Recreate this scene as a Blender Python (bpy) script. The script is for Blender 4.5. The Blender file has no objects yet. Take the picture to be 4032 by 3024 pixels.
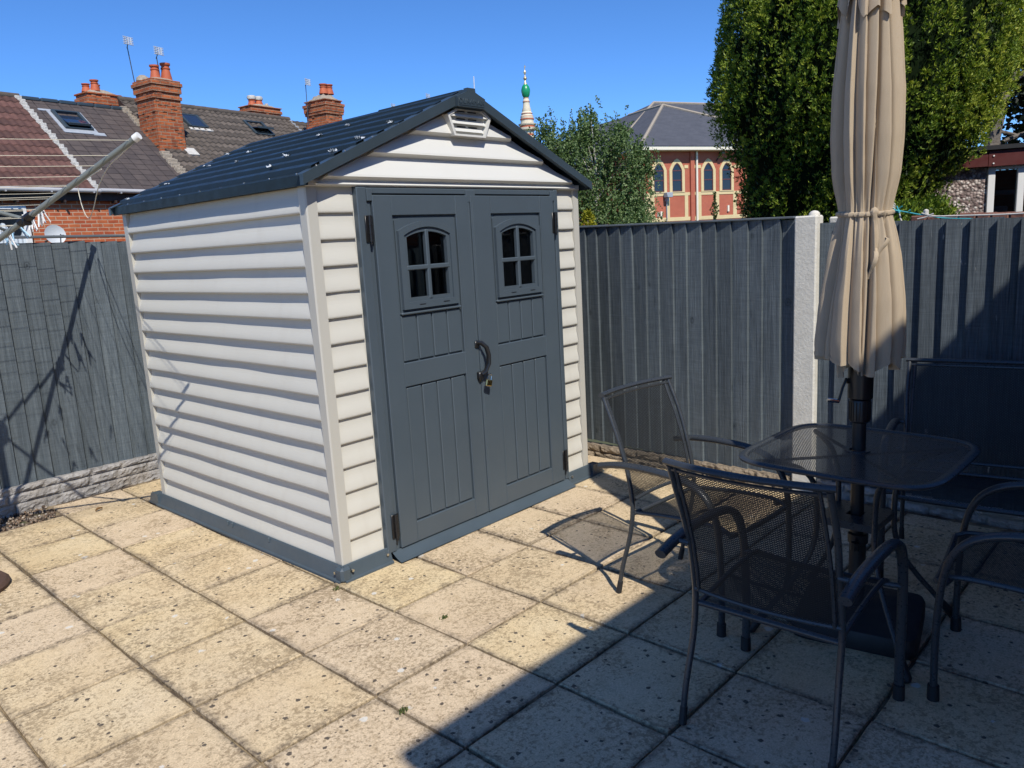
import bpy, bmesh, math, random
import numpy as np
from mathutils import Vector, Matrix
random.seed(7); RNG = np.random.default_rng(7)
S = bpy.context.scene; C = S.collection
R = math.radians; PI = math.pi

# ---------------------------------------------------------------- camera
cam = bpy.data.cameras.new('camera'); cam_o = bpy.data.objects.new('camera', cam); C.objects.link(cam_o)
_r, _u, _f = (0.669189, -0.741045, -0.055128), (0.171833, 0.082141, 0.981696), (0.722952, 0.666413, -0.182304)
cam_o.matrix_world = Matrix(((_r[0], _u[0], -_f[0], -1.9281), (_r[1], _u[1], -_f[1], -2.9142), (_r[2], _u[2], -_f[2], 1.5207), (0, 0, 0, 1)))
cam.sensor_width = 36; cam.lens = 36*3037.90/4032; cam.clip_start = .05; cam.clip_end = 3000
S.camera = cam_o
# ---------------------------------------------------------------- light
SUN_EL, SUN_AZ = R(49), R(27.5)             # azimuth of travel, from +y towards +x
w = bpy.data.worlds.new('World'); S.world = w; w.use_nodes = True
nt = w.node_tree; nt.nodes.clear()
sky = nt.nodes.new('ShaderNodeTexSky'); sky.sky_type = 'NISHITA'; sky.sun_disc = False
sky.sun_elevation = SUN_EL; sky.sun_rotation = SUN_AZ + PI
sky.altitude = 60; sky.air_density = .6; sky.dust_density = 0; sky.ozone_density = 10
bg = nt.nodes.new('ShaderNodeBackground'); bg.inputs['Strength'].default_value = .15
wo = nt.nodes.new('ShaderNodeOutputWorld')
hs = nt.nodes.new('ShaderNodeHueSaturation'); hs.inputs['Saturation'].default_value = 1.07   # a very clear, deep blue sky
nt.links.new(sky.outputs[0], hs.inputs['Color']); nt.links.new(hs.outputs[0], bg.inputs[0]); nt.links.new(bg.outputs[0], wo.inputs[0])
sun = bpy.data.lights.new('sun', 'SUN'); sun.energy = 3.85; sun.angle = R(.5); sun.color = (1, .95, .86)
sun_o = bpy.data.objects.new('sun', sun); C.objects.link(sun_o)
sun_dir = Vector((math.cos(SUN_EL)*math.sin(SUN_AZ), math.cos(SUN_EL)*math.cos(SUN_AZ), -math.sin(SUN_EL)))
sun_o.rotation_euler = sun_dir.to_track_quat('-Z', 'Y').to_euler()
S.view_settings.view_transform = 'Standard'; S.view_settings.look = 'None'
S.view_settings.exposure = 0.4; S.view_settings.gamma = 1
S.render.engine = 'CYCLES'
try:
    S.cycles.use_denoising = True
    S.cycles.max_bounces = 8; S.cycles.transparent_max_bounces = 24
    S.cycles.caustics_reflective = False; S.cycles.caustics_refractive = False
except Exception: pass

# ---------------------------------------------------------------- helpers
class MB:
    """collects shapes and builds ONE mesh object"""
    def __init__(s): s.v = []; s.f = []; s.uv = []; s.t = []; s.sm = []; s.tone = .5
    def add(s, vs, fs, uv=None, smooth=False):
        b = len(s.v); s.v += [tuple(p) for p in vs]
        for i, q in enumerate(fs):
            s.f.append(tuple(b+k for k in q)); s.uv.append(uv[i] if uv else None)
            s.t.append(s.tone); s.sm.append(smooth)
        return s
    def box(s, x0, x1, y0, y1, z0, z1, b=0, M=None):
        if x1 < x0: x0, x1 = x1, x0
        if y1 < y0: y0, y1 = y1, y0
        if z1 < z0: z0, z1 = z1, z0
        if b <= 0:
            vs = [(x, y, z) for x in (x0, x1) for y in (y0, y1) for z in (z0, z1)]
            fs = [(0, 1, 3, 2), (4, 6, 7, 5), (0, 4, 5, 1), (2, 3, 7, 6), (0, 2, 6, 4), (1, 5, 7, 3)]
        else:
            b = min(b, (x1-x0)*.45, (y1-y0)*.45, (z1-z0)*.45)
            vs = []; ix = {}
            L = ((x0, x1), (y0, y1), (z0, z1))
            for c in range(8):
                sg = (c >> 2 & 1, c >> 1 & 1, c & 1)
                for a in range(3):
                    p = [L[k][sg[k]] + (0 if k == a else (b if sg[k] == 0 else -b)) for k in range(3)]
                    ix[c, a] = len(vs); vs.append(p)
            fs = []
            for a in range(3):
                o1, o2 = [k for k in range(3) if k != a]
                for sd in (0, 1):
                    q = []
                    for i, j in ((0, 0), (1, 0), (1, 1), (0, 1)):
                        sg = [0, 0, 0]; sg[a] = sd; sg[o1] = i; sg[o2] = j
                        q.append(ix[sg[0]*4+sg[1]*2+sg[2], a])
                    fs.append(q)
            for a in range(3):          # edges along axis a
                o1, o2 = [k for k in range(3) if k != a]
                for i in (0, 1):
                    for j in (0, 1):
                        sg = [0, 0, 0]; sg[o1] = i; sg[o2] = j
                        c0 = sg[0]*4+sg[1]*2+sg[2]; sg[a] = 1; c1 = sg[0]*4+sg[1]*2+sg[2]
                        fs.append((ix[c0, o1], ix[c1, o1], ix[c1, o2], ix[c0, o2]))
            for c in range(8): fs.append((ix[c, 0], ix[c, 1], ix[c, 2]))
        if M is not None: vs = [M @ Vector(p) for p in vs]
        return s.add(vs, fs)
    def tube(s, path, r, n=8, caps=True, flat=None, up=(0, 0, 1), closed=False):
        """flat: ratio of the second radius; up: the direction of the flat axis"""
        P = [Vector(p) for p in path]; m = len(P)
        rs = r if hasattr(r, '__len__') else [r]*m
        vs = []; nrm = None
        for i in range(m):
            if closed: T = P[(i+1) % m]-P[i-1]
            else: T = P[min(i+1, m-1)]-P[max(i-1, 0)]
            if T.length < 1e-9: T = Vector((0, 0, 1))
            T.normalize()
            if flat is not None:
                N = Vector(up)-T*Vector(up).dot(T)
                if N.length < 1e-4: N = nrm or T.orthogonal()
                N.normalize()
            elif nrm is None: N = T.orthogonal().normalized()
            else:
                N = nrm-T*nrm.dot(T)
                N = N.normalized() if N.length > 1e-6 else T.orthogonal().normalized()
            nrm = N; B = T.cross(N)
            fl = flat if flat is not None else 1
            for k in range(n):
                a = 2*PI*k/n; vs.append(P[i]+N*(math.cos(a)*rs[i]*fl)+B*(math.sin(a)*rs[i]))
        fs = []
        for i in range(m if closed else m-1):
            j = (i+1) % m
            for k in range(n): fs.append((i*n+k, i*n+(k+1) % n, j*n+(k+1) % n, j*n+k))
        s.add(vs, fs, smooth=True)
        if caps and not closed:
            b = len(s.v)-len(vs)
            for q in (list(range(n))[::-1], [(m-1)*n+k for k in range(n)]):
                s.f.append(tuple(b+k for k in q)); s.uv.append(None); s.t.append(s.tone); s.sm.append(False)
        return s
    def lathe(s, prof, c=(0, 0), n=16, cap=True, smooth=True):
        vs = []; fs = []
        for r, z in prof:
            for k in range(n): vs.append((c[0]+r*math.cos(2*PI*k/n), c[1]+r*math.sin(2*PI*k/n), z))
        for i in range(len(prof)-1):
            for k in range(n): fs.append((i*n+k, i*n+(k+1) % n, (i+1)*n+(k+1) % n, (i+1)*n+k))
        s.add(vs, fs, smooth=smooth)
        if cap: s.add(vs[:n], [tuple(range(n))[::-1]]); s.add(vs[-n:], [tuple(range(n))])
        return s
    def prism(s, poly, d0, d1, ax='y', smooth=False):
        """poly: 2-D outline; ax: the axis it is pushed along"""
        def P(a, b, d): return {'y': (a, d, b), 'x': (d, a, b), 'z': (a, b, d)}[ax]
        n = len(poly); vs = [P(a, b, d0) for a, b in poly]+[P(a, b, d1) for a, b in poly]
        fs = [tuple(range(n))[::-1], tuple(range(n, 2*n))]
        s.add(vs, fs)
        b = len(s.v)-2*n
        for i in range(n):
            j = (i+1) % n
            s.f.append((b+i, b+j, b+n+j, b+n+i)); s.uv.append(None); s.t.append(s.tone); s.sm.append(smooth)
        return s
    def ring(s, outer, inner, d0, d1, ax='y'):
        def P(a, b, d): return {'y': (a, d, b), 'x': (d, a, b), 'z': (a, b, d)}[ax]
        n = len(outer)
        vs = [P(*p, d0) for p in outer]+[P(*p, d0) for p in inner]+[P(*p, d1) for p in outer]+[P(*p, d1) for p in inner]
        fs = []
        for i in range(n):
            j = (i+1) % n
            fs += [(i, j, n+j, n+i), (2*n+i, 3*n+i, 3*n+j, 2*n+j), (i, 2*n+i, 2*n+j, j), (n+i, n+j, 3*n+j, 3*n+i)]
        return s.add(vs, fs)
    def grid(s, fn, nu, nv, smooth=True, uvf=None, wrap=False):
        vs = [fn(i/nu, j/nv) for j in range(nv+1) for i in range(nu+1)]
        fs = []; uv = []
        for j in range(nv):
            for i in range(nu):
                a = j*(nu+1)+i; fs.append((a, a+1, a+nu+2, a+nu+1))
                if uvf: uv.append([uvf(p/nu, q/nv) for p, q in ((i, j), (i+1, j), (i+1, j+1), (i, j+1))])
        return s.add(vs, fs, uv=uv or None, smooth=smooth)
    def build(s, name, m, parent=None, loc=None, angle=40, recalc=True):
        me = bpy.data.meshes.new(name); me.from_pydata(s.v, [], s.f)
        me.polygons.foreach_set('use_smooth', s.sm)
        if recalc:
            bm = bmesh.new(); bm.from_mesh(me); bmesh.ops.recalc_face_normals(bm, faces=bm.faces[:]); bm.to_mesh(me); bm.free()
        at = me.attributes.new('tone', 'FLOAT', 'FACE'); at.data.foreach_set('value', [float(x) for x in s.t])
        # box-mapped UV in metres
        uvl = me.uv_layers.new(name='UVMap')
        nl = len(me.loops); co = np.empty(len(me.vertices)*3); me.vertices.foreach_get('co', co); co = co.reshape(-1, 3)
        lv = np.empty(nl, int); me.loops.foreach_get('vertex_index', lv)
        np_ = len(me.polygons); nor = np.empty(np_*3); me.polygons.foreach_get('normal', nor); nor = nor.reshape(-1, 3)
        lt = np.empty(np_, int); me.polygons.foreach_get('loop_total', lt)
        pn = np.repeat(nor, lt, axis=0); p = co[lv]
        hz = np.hypot(pn[:, 0], pn[:, 1]); flat = hz < .25
        hx = np.where(flat, 1, -pn[:, 1]/np.maximum(hz, 1e-6)); hy = np.where(flat, 0, pn[:, 0]/np.maximum(hz, 1e-6))
        u = p[:, 0]*hx+p[:, 1]*hy; v = np.where(flat, p[:, 1], p[:, 2]/np.maximum(hz, .3))
        uv = np.stack([u, v], 1)
        if any(q is not None for q in s.uv):
            i = 0
            for pi, q in enumerate(me.polygons):
                ex = s.uv[pi]
                if ex is not None:
                    vi = list(s.f[pi])
                    for k in range(q.loop_total): uv[q.loop_start+k] = ex[vi.index(lv[q.loop_start+k])]
        uvl.data.foreach_set('uv', uv.ravel())
        me.materials.append(m)
        if any(s.sm): me.set_sharp_from_angle(angle=R(angle))
        o = bpy.data.objects.new(name, me); C.objects.link(o)
        if parent: o.parent = parent
        if loc is not None: o.location = loc
        return o

def fastmesh(name, verts, faces_n, m, parent=None, tone=None, smooth=False, nrm=None):
    """verts (F*k,3): F separate faces with k corners"""
    me = bpy.data.meshes.new(name); k = faces_n; nv = len(verts); nf = nv//k
    me.vertices.add(nv); me.vertices.foreach_set('co', np.asarray(verts, dtype=np.float32).ravel())
    me.loops.add(nv); me.loops.foreach_set('vertex_index', np.arange(nv, dtype=np.int32))
    me.polygons.add(nf); me.polygons.foreach_set('loop_start', np.arange(0, nv, k, dtype=np.int32))
    try: me.polygons.foreach_set('loop_total', np.full(nf, k, dtype=np.int32))
    except Exception: pass
    me.update(calc_edges=True); me.validate()
    if tone is not None:
        at = me.attributes.new('tone', 'FLOAT', 'FACE'); at.data.foreach_set('value', np.asarray(tone, dtype=np.float32))
    me.materials.append(m)
    o = bpy.data.objects.new(name, me); C.objects.link(o)
    if parent: o.parent = parent
    return o

def leafquads(cen, direc, wid, length, rng):
    """rhombus leaves: centres (n,3), directions (n,3)"""
    n = len(cen); d = direc/np.linalg.norm(direc, axis=1, keepdims=True)
    rnd = rng.normal(size=(n, 3)); s = np.cross(d, rnd); s /= np.linalg.norm(s, axis=1, keepdims=True)+1e-9
    L = (length[:, None] if hasattr(length, 'shape') else length)*d; Wd = (wid[:, None] if hasattr(wid, 'shape') else wid)*s
    v = np.stack([cen-L*.5, cen+Wd*.5-L*.05, cen+L*.5, cen-Wd*.5-L*.05], 1)
    return v.reshape(-1, 3)

def tag(o, label, cat, group=None):
    o['label'] = label; o['category'] = cat
    if group: o['group'] = group
    return o
def thing(name, label, cat, loc=(0, 0, 0), rz=0, group=None):
    o = bpy.data.objects.new(name, None); C.objects.link(o); o.location = loc; o.rotation_euler = (0, 0, rz)
    o.empty_display_size = .2
    return tag(o, label, cat, group)
def struct(o, kind='structure'): o['kind'] = kind; return o
def dup(root, loc, rz, label=None):
    r = root.copy(); C.objects.link(r); r.location = loc; r.rotation_euler = (0, 0, rz)
    if label: r['label'] = label
    for ch in root.children:
        c = ch.copy(); C.objects.link(c); c.parent = r
        for g in ch.children:
            d = g.copy(); C.objects.link(d); d.parent = c
    return r

# ---------------------------------------------------------------- materials
class N:
    """tiny node helper"""
    def __init__(s, name):
        s.m = bpy.data.materials.new(name); s.m.use_nodes = True; s.t = s.m.node_tree; s.t.nodes.clear()
        s.out = s.t.nodes.new('ShaderNodeOutputMaterial'); s.b = s.t.nodes.new('ShaderNodeBsdfPrincipled')
        s.t.links.new(s.b.outputs[0], s.out.inputs[0])
    def n(s, ty, **kw):
        o = s.t.nodes.new('ShaderNode'+ty)
        for k, v in kw.items(): setattr(o, k, v)
        return o
    def l(s, a, b): s.t.links.new(a, b)
    def val(s, sock, v):
        if hasattr(v, 'is_linked') or hasattr(v, 'node'): s.l(v, sock)
        else: sock.default_value = v
    def coord(s, kind='Object', scale=(1, 1, 1), rot=(0, 0, 0)):
        tc = s.n('TexCoord'); mp = s.n('Mapping'); s.l(tc.outputs[kind], mp.inputs[0])
        mp.inputs['Scale'].default_value = scale; mp.inputs['Rotation'].default_value = rot
        return mp.outputs[0]
    def noise(s, co, scale, detail=4, rough=.55, dist=0):
        o = s.n('TexNoise'); s.l(co, o.inputs['Vector']); o.inputs['Scale'].default_value = scale
        o.inputs['Detail'].default_value = detail; o.inputs['Roughness'].default_value = rough; o.inputs['Distortion'].default_value = dist
        return o.outputs['Fac']
    def vor(s, co, scale, feature='F1', out='Distance', rand=1):
        o = s.n('TexVoronoi', feature=feature); s.l(co, o.inputs['Vector']); o.inputs['Scale'].default_value = scale
        o.inputs['Randomness'].default_value = rand
        return o.outputs[out]
    def ramp(s, fac, stops):
        o = s.n('ValToRGB'); s.l(fac, o.inputs[0]); e = o.color_ramp.elements
        while len(e) < len(stops): e.new(.5)
        for i, (p, c) in enumerate(stops):
            e[i].position = p; e[i].color = (*c, 1) if hasattr(c, '__len__') else (c, c, c, 1)
        return o.outputs[0]
    def mix(s, fac, a, b, mode='MIX'):
        o = s.n('Mix', data_type='RGBA', blend_type=mode); o.clamp_factor = True
        s.val(o.inputs[0], fac)
        for sock, v in ((o.inputs[6], a), (o.inputs[7], b)):
            if hasattr(v, 'node'): s.l(v, sock)
            else: sock.default_value = (*v, 1) if hasattr(v, '__len__') else (v, v, v, 1)
        return o.outputs[2]
    def math(s, op, a, b=0, c=0):
        o = s.n('Math', operation=op)
        for i, v in enumerate((a, b, c)):
            if hasattr(v, 'node'): s.l(v, o.inputs[i])
            else: o.inputs[i].default_value = v
        return o.outputs[0]
    def mr(s, v, a, b, c=0, d=1):
        o = s.n('MapRange'); s.l(v, o.inputs[0])
        for i, q in enumerate((a, b, c, d)): o.inputs[1+i].default_value = q
        return o.outputs[0]
    def tone(s): o = s.n('Attribute', attribute_name='tone'); return o.outputs['Fac']
    def col(s, c): s.val(s.b.inputs['Base Color'], c if hasattr(c, 'node') else (*c, 1)); return s
    def rough(s, r): s.val(s.b.inputs['Roughness'], r); return s
    def bump(s, h, strength=.5, dist=.01):
        o = s.n('Bump'); s.l(h, o.inputs['Height']); o.inputs['Strength'].default_value = strength; o.inputs['Distance'].default_value = dist
        s.l(o.outputs[0], s.b.inputs['Normal']); return s

def plain(name, c, rough=.5, metal=0, var=.12, vs=6, bs=0, bscale=60, bd=.001, spec=None, tone=0, coat=0):
    k = N(name); co = k.coord()
    f = k.noise(co, vs, 5)
    base = k.mix(f, tuple(x*(1-var) for x in c), tuple(min(1, x*(1+var)) for x in c))
    if tone:
        base = k.mix(1, base, k.ramp(k.tone(), [(0, 1-tone), (1, 1+tone)]), 'MULTIPLY')
    k.col(base); k.rough(k.mr(k.noise(co, vs*3.1, 3), .3, .7, max(0.02, rough-.08), rough+.08))
    k.b.inputs['Metallic'].default_value = metal
    if spec is not None: k.b.inputs['Specular IOR Level'].default_value = spec
    if coat: k.b.inputs['Coat Weight'].default_value = coat; k.b.inputs['Coat Roughness'].default_value = .15
    if bs: k.bump(k.noise(co, bscale, 4), bs, bd)
    return k.m
M = {}

def mk_vinyl():
    k = N('off_white_vinyl'); co = k.coord('Object', (9, 9, 160)); co2 = k.coord()
    g = k.noise(co, 1.6, 4)                       # fine embossed wood grain along the boards
    b = k.mix(k.noise(co2, 2.2, 4), (.535, .52, .465), (.585, .57, .51))
    st = k.math('MULTIPLY', k.mr(k.noise(k.coord('Object', (7, 7, .9)), 1.5, 4), .56, .74), .22)   # faint run-down streaks
    b = k.mix(st, b, (.46, .43, .37))
    k.col(b); k.rough(.46); k.bump(g, .28, .0016); k.b.inputs['Specular IOR Level'].default_value = .35
    return k.m
M['vinyl'] = mk_vinyl()
M['post'] = plain('beige_post_plastic', (.475, .46, .41), .42, var=.05, vs=3, bs=.1, bscale=120)
M['gable'] = plain('white_gable_plastic', (.66, .655, .615), .42, var=.04, vs=2, bs=.12, bscale=90)
M['door'] = plain('slate_blue_plastic', (.066, .087, .106), .38, var=.10, vs=3, bs=.16, bscale=260, bd=.0006)
M['trim'] = plain('dark_slate_trim', (.038, .055, .068), .36, var=.1, vs=4)
M['roofm'] = plain('dark_roof_metal', (.016, .024, .028), .40, var=.18, vs=5, bs=.05, bscale=14, bd=.002, spec=.17)
M['base'] = plain('base_channel_plastic', (.062, .084, .102), .42, var=.14, vs=8)
M['black_plastic'] = plain('black_plastic', (.011, .011, .012), .34, var=.2)
M['black_matte'] = plain('black_matte_plastic', (.012, .013, .016), .6, var=.25, bs=.2, bscale=90)
M['dark_in'] = plain('dark_lining', (.03, .03, .032), .8)
M['screw'] = plain('zinc_screw', (.55, .55, .53), .3, 1)
M['film'] = plain('white_film_scrap', (.55, .59, .62), .3, var=.1, bs=.5, bscale=80, bd=.003)
M['brass'] = plain('brass', (.62, .45, .17), .28, 1, var=.15, vs=40)
M['steel'] = plain('bright_steel', (.62, .63, .65), .2, 1)
def mk_glass(name='window_glass', tint=(.5, .55, .56), base=(.01, .012, .014)):
    k = N(name); tr = k.n('BsdfTransparent'); tr.inputs[0].default_value = (*tint, 1)
    gl = k.n('BsdfGlossy'); gl.inputs['Roughness'].default_value = .03; gl.inputs[0].default_value = (.9, .9, .9, 1)
    fr = k.n('Fresnel'); fr.inputs[0].default_value = 1.5; mx = k.n('MixShader')
    k.l(fr.outputs[0], mx.inputs[0]); k.l(tr.outputs[0], mx.inputs[1]); k.l(gl.outputs[0], mx.inputs[2]); k.l(mx.outputs[0], k.out.inputs[0])
    return k.m
M['glass'] = mk_glass()
def mk_pane(name, c=(.012, .016, .022), r=.06):
    k = N(name); k.col(c); k.rough(r); k.b.inputs['Specular IOR Level'].default_value = .6
    k.bump(k.noise(k.coord(), 3, 2), .04, .01); return k.m
M['pane'] = mk_pane('dark_far_glass'); M['sky_pane'] = mk_pane('blue_reflecting_roof_glass', (.02, .035, .07), .03)

def mk_slab():
    k = N('sandstone_slab'); co = k.coord(); uvn = k.n('UVMap'); uvn.uv_map = 'UVMap'; uv = uvn.outputs[0]
    to = k.tone()
    # a different patch of the textures for every slab
    off = k.n('VectorMath', operation='SCALE'); cmb = k.n('CombineXYZ'); k.l(to, cmb.inputs[2]); k.l(cmb.outputs[0], off.inputs[0]); off.inputs[3].default_value = 37
    ad = k.n('VectorMath', operation='ADD'); k.l(co, ad.inputs[0]); k.l(off.outputs[0], ad.inputs[1]); c3 = ad.outputs[0]
    big = k.noise(c3, 2.6, 5, .6); mid = k.noise(c3, 17, 6, .68, .4); fine = k.noise(c3, 115, 4, .7)
    gr = k.noise(c3, 62, 5, .75)
    base = k.ramp(big, [(.25, (.56, .415, .225)), (.5, (.655, .515, .305)), (.78, (.69, .575, .375))])
    base = k.mix(k.mr(to, 0, 1, 0, .75), base, (.63, .50, .36))
    pink = k.mr(k.noise(c3, 1.3, 3), .5, .75); base = k.mix(k.math('MULTIPLY', pink, .55), base, (.55, .415, .285))
    base = k.mix(k.math('MULTIPLY', k.mr(mid, .50, .72), .45), base, (.35, .25, .135))    # ochre worn patches
    # pitted surface: tiny brown-grey pores, dense in patches
    dens = k.mr(k.noise(c3, 4.2, 4), .34, .72, .02, .17)
    pit = k.mr(k.math('SUBTRACT', k.math('ADD', gr, dens), k.math('MULTIPLY', fine, .10)), .535, .64)
    base = k.mix(k.math('MULTIPLY', pit, .66), base, (.23, .165, .095))
    base = k.mix(1, base, k.mr(k.noise(c3, 165, 3, .8), .32, .68, .74, 1.20), 'MULTIPLY')     # sandy grain
    # separate black lichen spots
    v1 = k.n('TexVoronoi'); k.l(c3, v1.inputs['Vector']); v1.inputs['Scale'].default_value = 34
    ws = k.n('SeparateColor'); k.l(v1.outputs['Color'], ws.inputs[0])
    dn = k.mr(k.noise(c3, 2.1, 3), .36, .64, .03, .42)
    sz = k.math('MULTIPLY', k.mr(ws.outputs[1], 0, 1, .10, .34), k.mr(gr, .3, .7, .55, 1.4))
    sp = k.math('MULTIPLY', k.math('LESS_THAN', v1.outputs['Distance'], sz), k.math('LESS_THAN', ws.outputs[0], dn))
    base = k.mix(k.math('MULTIPLY', sp, .86), base, (.052, .045, .042))
    v2 = k.n('TexVoronoi'); k.l(c3, v2.inputs['Vector']); v2.inputs['Scale'].default_value = 15
    w2 = k.n('SeparateColor'); k.l(v2.outputs['Color'], w2.inputs[0])
    s2 = k.math('MULTIPLY', k.math('LESS_THAN', v2.outputs['Distance'], k.math('MULTIPLY', k.mr(w2.outputs[1], 0, 1, .1, .26), k.mr(gr, .3, .7, .5, 1.4))), k.math('LESS_THAN', w2.outputs[0], .11))
    base = k.mix(k.math('MULTIPLY', s2, .75), base, (.66, .65, .60))
    # grime along the slab edges
    se = k.n('SeparateXYZ'); k.l(uv, se.inputs[0])
    ed = k.math('MAXIMUM', k.math('ABSOLUTE', se.outputs[0]), k.math('ABSOLUTE', se.outputs[1]))
    gm = k.mr(k.math('ADD', ed, k.math('MULTIPLY', k.math('SUBTRACT', mid, .5), .34)), .87, 1.0)
    gm = k.math('MULTIPLY', gm, k.mr(k.noise(c3, 3.1, 3), .30, .6, .30, 1.0))
    base = k.mix(k.math('MULTIPLY', gm, k.mr(gr, .35, .6, .45, .95)), base, (.12, .095, .07))
    # hairline cracks
    nz = k.n('TexNoise'); k.l(c3, nz.inputs['Vector']); nz.inputs['Scale'].default_value = 9; nz.inputs['Detail'].default_value = 5
    nsc = k.n('VectorMath', operation='SCALE'); k.l(nz.outputs['Color'], nsc.inputs[0]); nsc.inputs[3].default_value = .16
    nad = k.n('VectorMath', operation='ADD'); k.l(c3, nad.inputs[0]); k.l(nsc.outputs[0], nad.inputs[1])
    cr = k.n('TexVoronoi', feature='DISTANCE_TO_EDGE'); k.l(nad.outputs[0], cr.inputs['Vector']); cr.inputs['Scale'].default_value = 2.3
    dd = k.n('VectorMath', operation='ADD')
    ck = k.math('MULTIPLY', k.math('LESS_THAN', cr.outputs['Distance'], .0035), k.mr(k.noise(c3, 7, 2), .56, .60))
    base = k.mix(k.math('MULTIPLY', ck, .55), base, (.16, .11, .07))
    k.col(base); k.rough(.82); k.b.inputs['Specular IOR Level'].default_value = .25
    h = k.math('ADD', k.math('MULTIPLY', gr, .7), k.math('MULTIPLY', mid, 1.2)); h = k.math('SUBTRACT', h, k.math('MULTIPLY', pit, .35))
    k.bump(h, .42, .005)
    return k.m
M['slab'] = mk_slab()
def mk_joint():
    k = N('joint_mortar'); co = k.coord()
    b = k.ramp(k.noise(co, 3.2, 5, .7), [(.3, (.035, .026, .02)), (.46, (.09, .065, .045)), (.58, (.30, .23, .14)), (.8, (.06, .045, .032))])
    mo = k.math('MULTIPLY', k.mr(k.noise(co, 5.5, 4), .62, .7), .75); b = k.mix(mo, b, (.055, .08, .02))
    k.col(b); k.rough(.95); k.bump(k.noise(co, 120, 5), .9, .006); return k.m
M['joint'] = mk_joint()

def mk_fence(name, c1, c2, peel=.0, grain_ax=2):
    k = N(name); co = k.coord('Object', (38, 38, 1.1)); co2 = k.coord()
    sh = k.n('VectorMath', operation='ADD'); cb = k.n('CombineXYZ'); k.l(k.math('MULTIPLY', k.tone(), 50), cb.inputs[2]); k.l(co, sh.inputs[0]); k.l(cb.outputs[0], sh.inputs[1])
    g = k.mr(k.noise(sh.outputs[0], 2.2, 6, .7, .8), .3, .7)
    g2 = k.noise(k.coord('Object', (6, 6, .8)), 2.4, 4)
    b = k.mix(g, c1, c2)
    b = k.mix(1, b, k.ramp(k.tone(), [(0, .80), (1, 1.22)]), 'MULTIPLY')
    b = k.mix(k.math('MULTIPLY', k.mr(g2, .5, .8), .5), b, tuple(x*.62 for x in c1))
    # knots, with rings, and faint cross brush marks
    kc = k.n('VectorMath', operation='ADD'); k.l(k.coord('Object', (9, 9, 6.5)), kc.inputs[0]); k.l(cb.outputs[0], kc.inputs[1])
    v = k.n('TexVoronoi'); k.l(kc.outputs[0], v.inputs['Vector']); v.inputs['Scale'].default_value = 1
    sc = k.n('SeparateColor'); k.l(v.outputs['Color'], sc.inputs[0])
    sel = k.math('LESS_THAN', sc.outputs[0], .14)
    ring = k.mr(k.math('SINE', k.math('MULTIPLY', v.outputs['Distance'], 55)), -1, 1, .35, 1)
    kn = k.math('MULTIPLY', k.math('MULTIPLY', k.mr(v.outputs['Distance'], .07, .26, 1, 0), ring), sel)
    b = k.mix(k.math('MULTIPLY', kn, .75), b, tuple(x*.28 for x in c1))
    br_ = k.mr(k.noise(k.coord('Object', (5, 5, 95)), 1.3, 4, .7), .3, .7, .82, 1.16)
    b = k.mix(1, b, br_, 'MULTIPLY')
    ws = k.math('MULTIPLY', k.mr(k.noise(k.coord('Object', (22, 22, 2.2)), 1.6, 5, .7), .58, .72), .45); b = k.mix(ws, b, tuple(x*.45 for x in c1))
    if peel:
        pn = k.mr(k.noise(k.coord('Object', (26, 26, 6)), 1.5, 5, .7), .66, .70)
        pm = k.math('MULTIPLY', pn, k.mr(k.noise(co2, 1.7, 3), .52, .62)); b = k.mix(k.math('MULTIPLY', pm, peel), b, (.42, .42, .40))
    k.col(b); k.rough(.68); h = k.math('SUBTRACT', g, k.math('MULTIPLY', kn, .7)); k.bump(h, .75, .0035)
    k.b.inputs['Specular IOR Level'].default_value = .22
    return k.m
M['fence'] = mk_fence('slate_painted_boards', (.066, .083, .096), (.140, .165, .181))
M['fence2'] = mk_fence('slate_painted_boards_peeling', (.040, .052, .064), (.104, .125, .142), .8)
M['rail'] = plain('slate_painted_rail', (.10, .118, .132), .6, var=.2, vs=14, bs=.3, bscale=50)

def mk_brick(name, c1, c2, mortar, scale=1., bw=.225, bh=.075, rough=.85, dark=None, bump=.5, var=.5):
    k = N(name); uvn = k.n('UVMap'); uvn.uv_map = 'UVMap'
    wb = k.n('VectorMath', operation='ADD'); k.l(uvn.outputs[0], wb.inputs[0])
    nz = k.n('TexNoise'); k.l(k.coord(), nz.inputs['Vector']); nz.inputs['Scale'].default_value = 4
    sc = k.n('VectorMath', operation='SCALE'); k.l(nz.outputs['Color'], sc.inputs[0]); sc.inputs[3].default_value = .012; k.l(sc.outputs[0], wb.inputs[1])
    br = k.n('TexBrick'); k.l(wb.outputs[0], br.inputs['Vector'])
    br.inputs['Color1'].default_value = (*c1, 1); br.inputs['Color2'].default_value = (*c2, 1); br.inputs['Mortar'].default_value = (*mortar, 1)
    br.inputs['Scale'].default_value = scale; br.inputs['Mortar Size'].default_value = .010; br.inputs['Mortar Smooth'].default_value = .3
    br.inputs['Bias'].default_value = -.1; br.inputs['Brick Width'].default_value = bw; br.inputs['Row Height'].default_value = bh
    b = br.outputs['Color']
    f = k.mr(k.noise(k.coord(), 7, 5, .7), .45, .75); b = k.mix(k.math('MULTIPLY', f, var), b, dark or tuple(x*.45 for x in c1))
    f2 = k.mr(k.noise(k.coord(), 1.1, 4), .5, .8); b = k.mix(k.math('MULTIPLY', f2, .35), b, tuple(x*.6 for x in c2))
    k.col(b); k.rough(rough)
    inv = k.math('SUBTRACT', 1, br.outputs['Fac']); k.bump(k.math('ADD', inv, k.math('MULTIPLY', k.noise(k.coord(), 40, 4), .5)), bump, .012)
    k.b.inputs['Specular IOR Level'].default_value = .2
    return k.m
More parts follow.
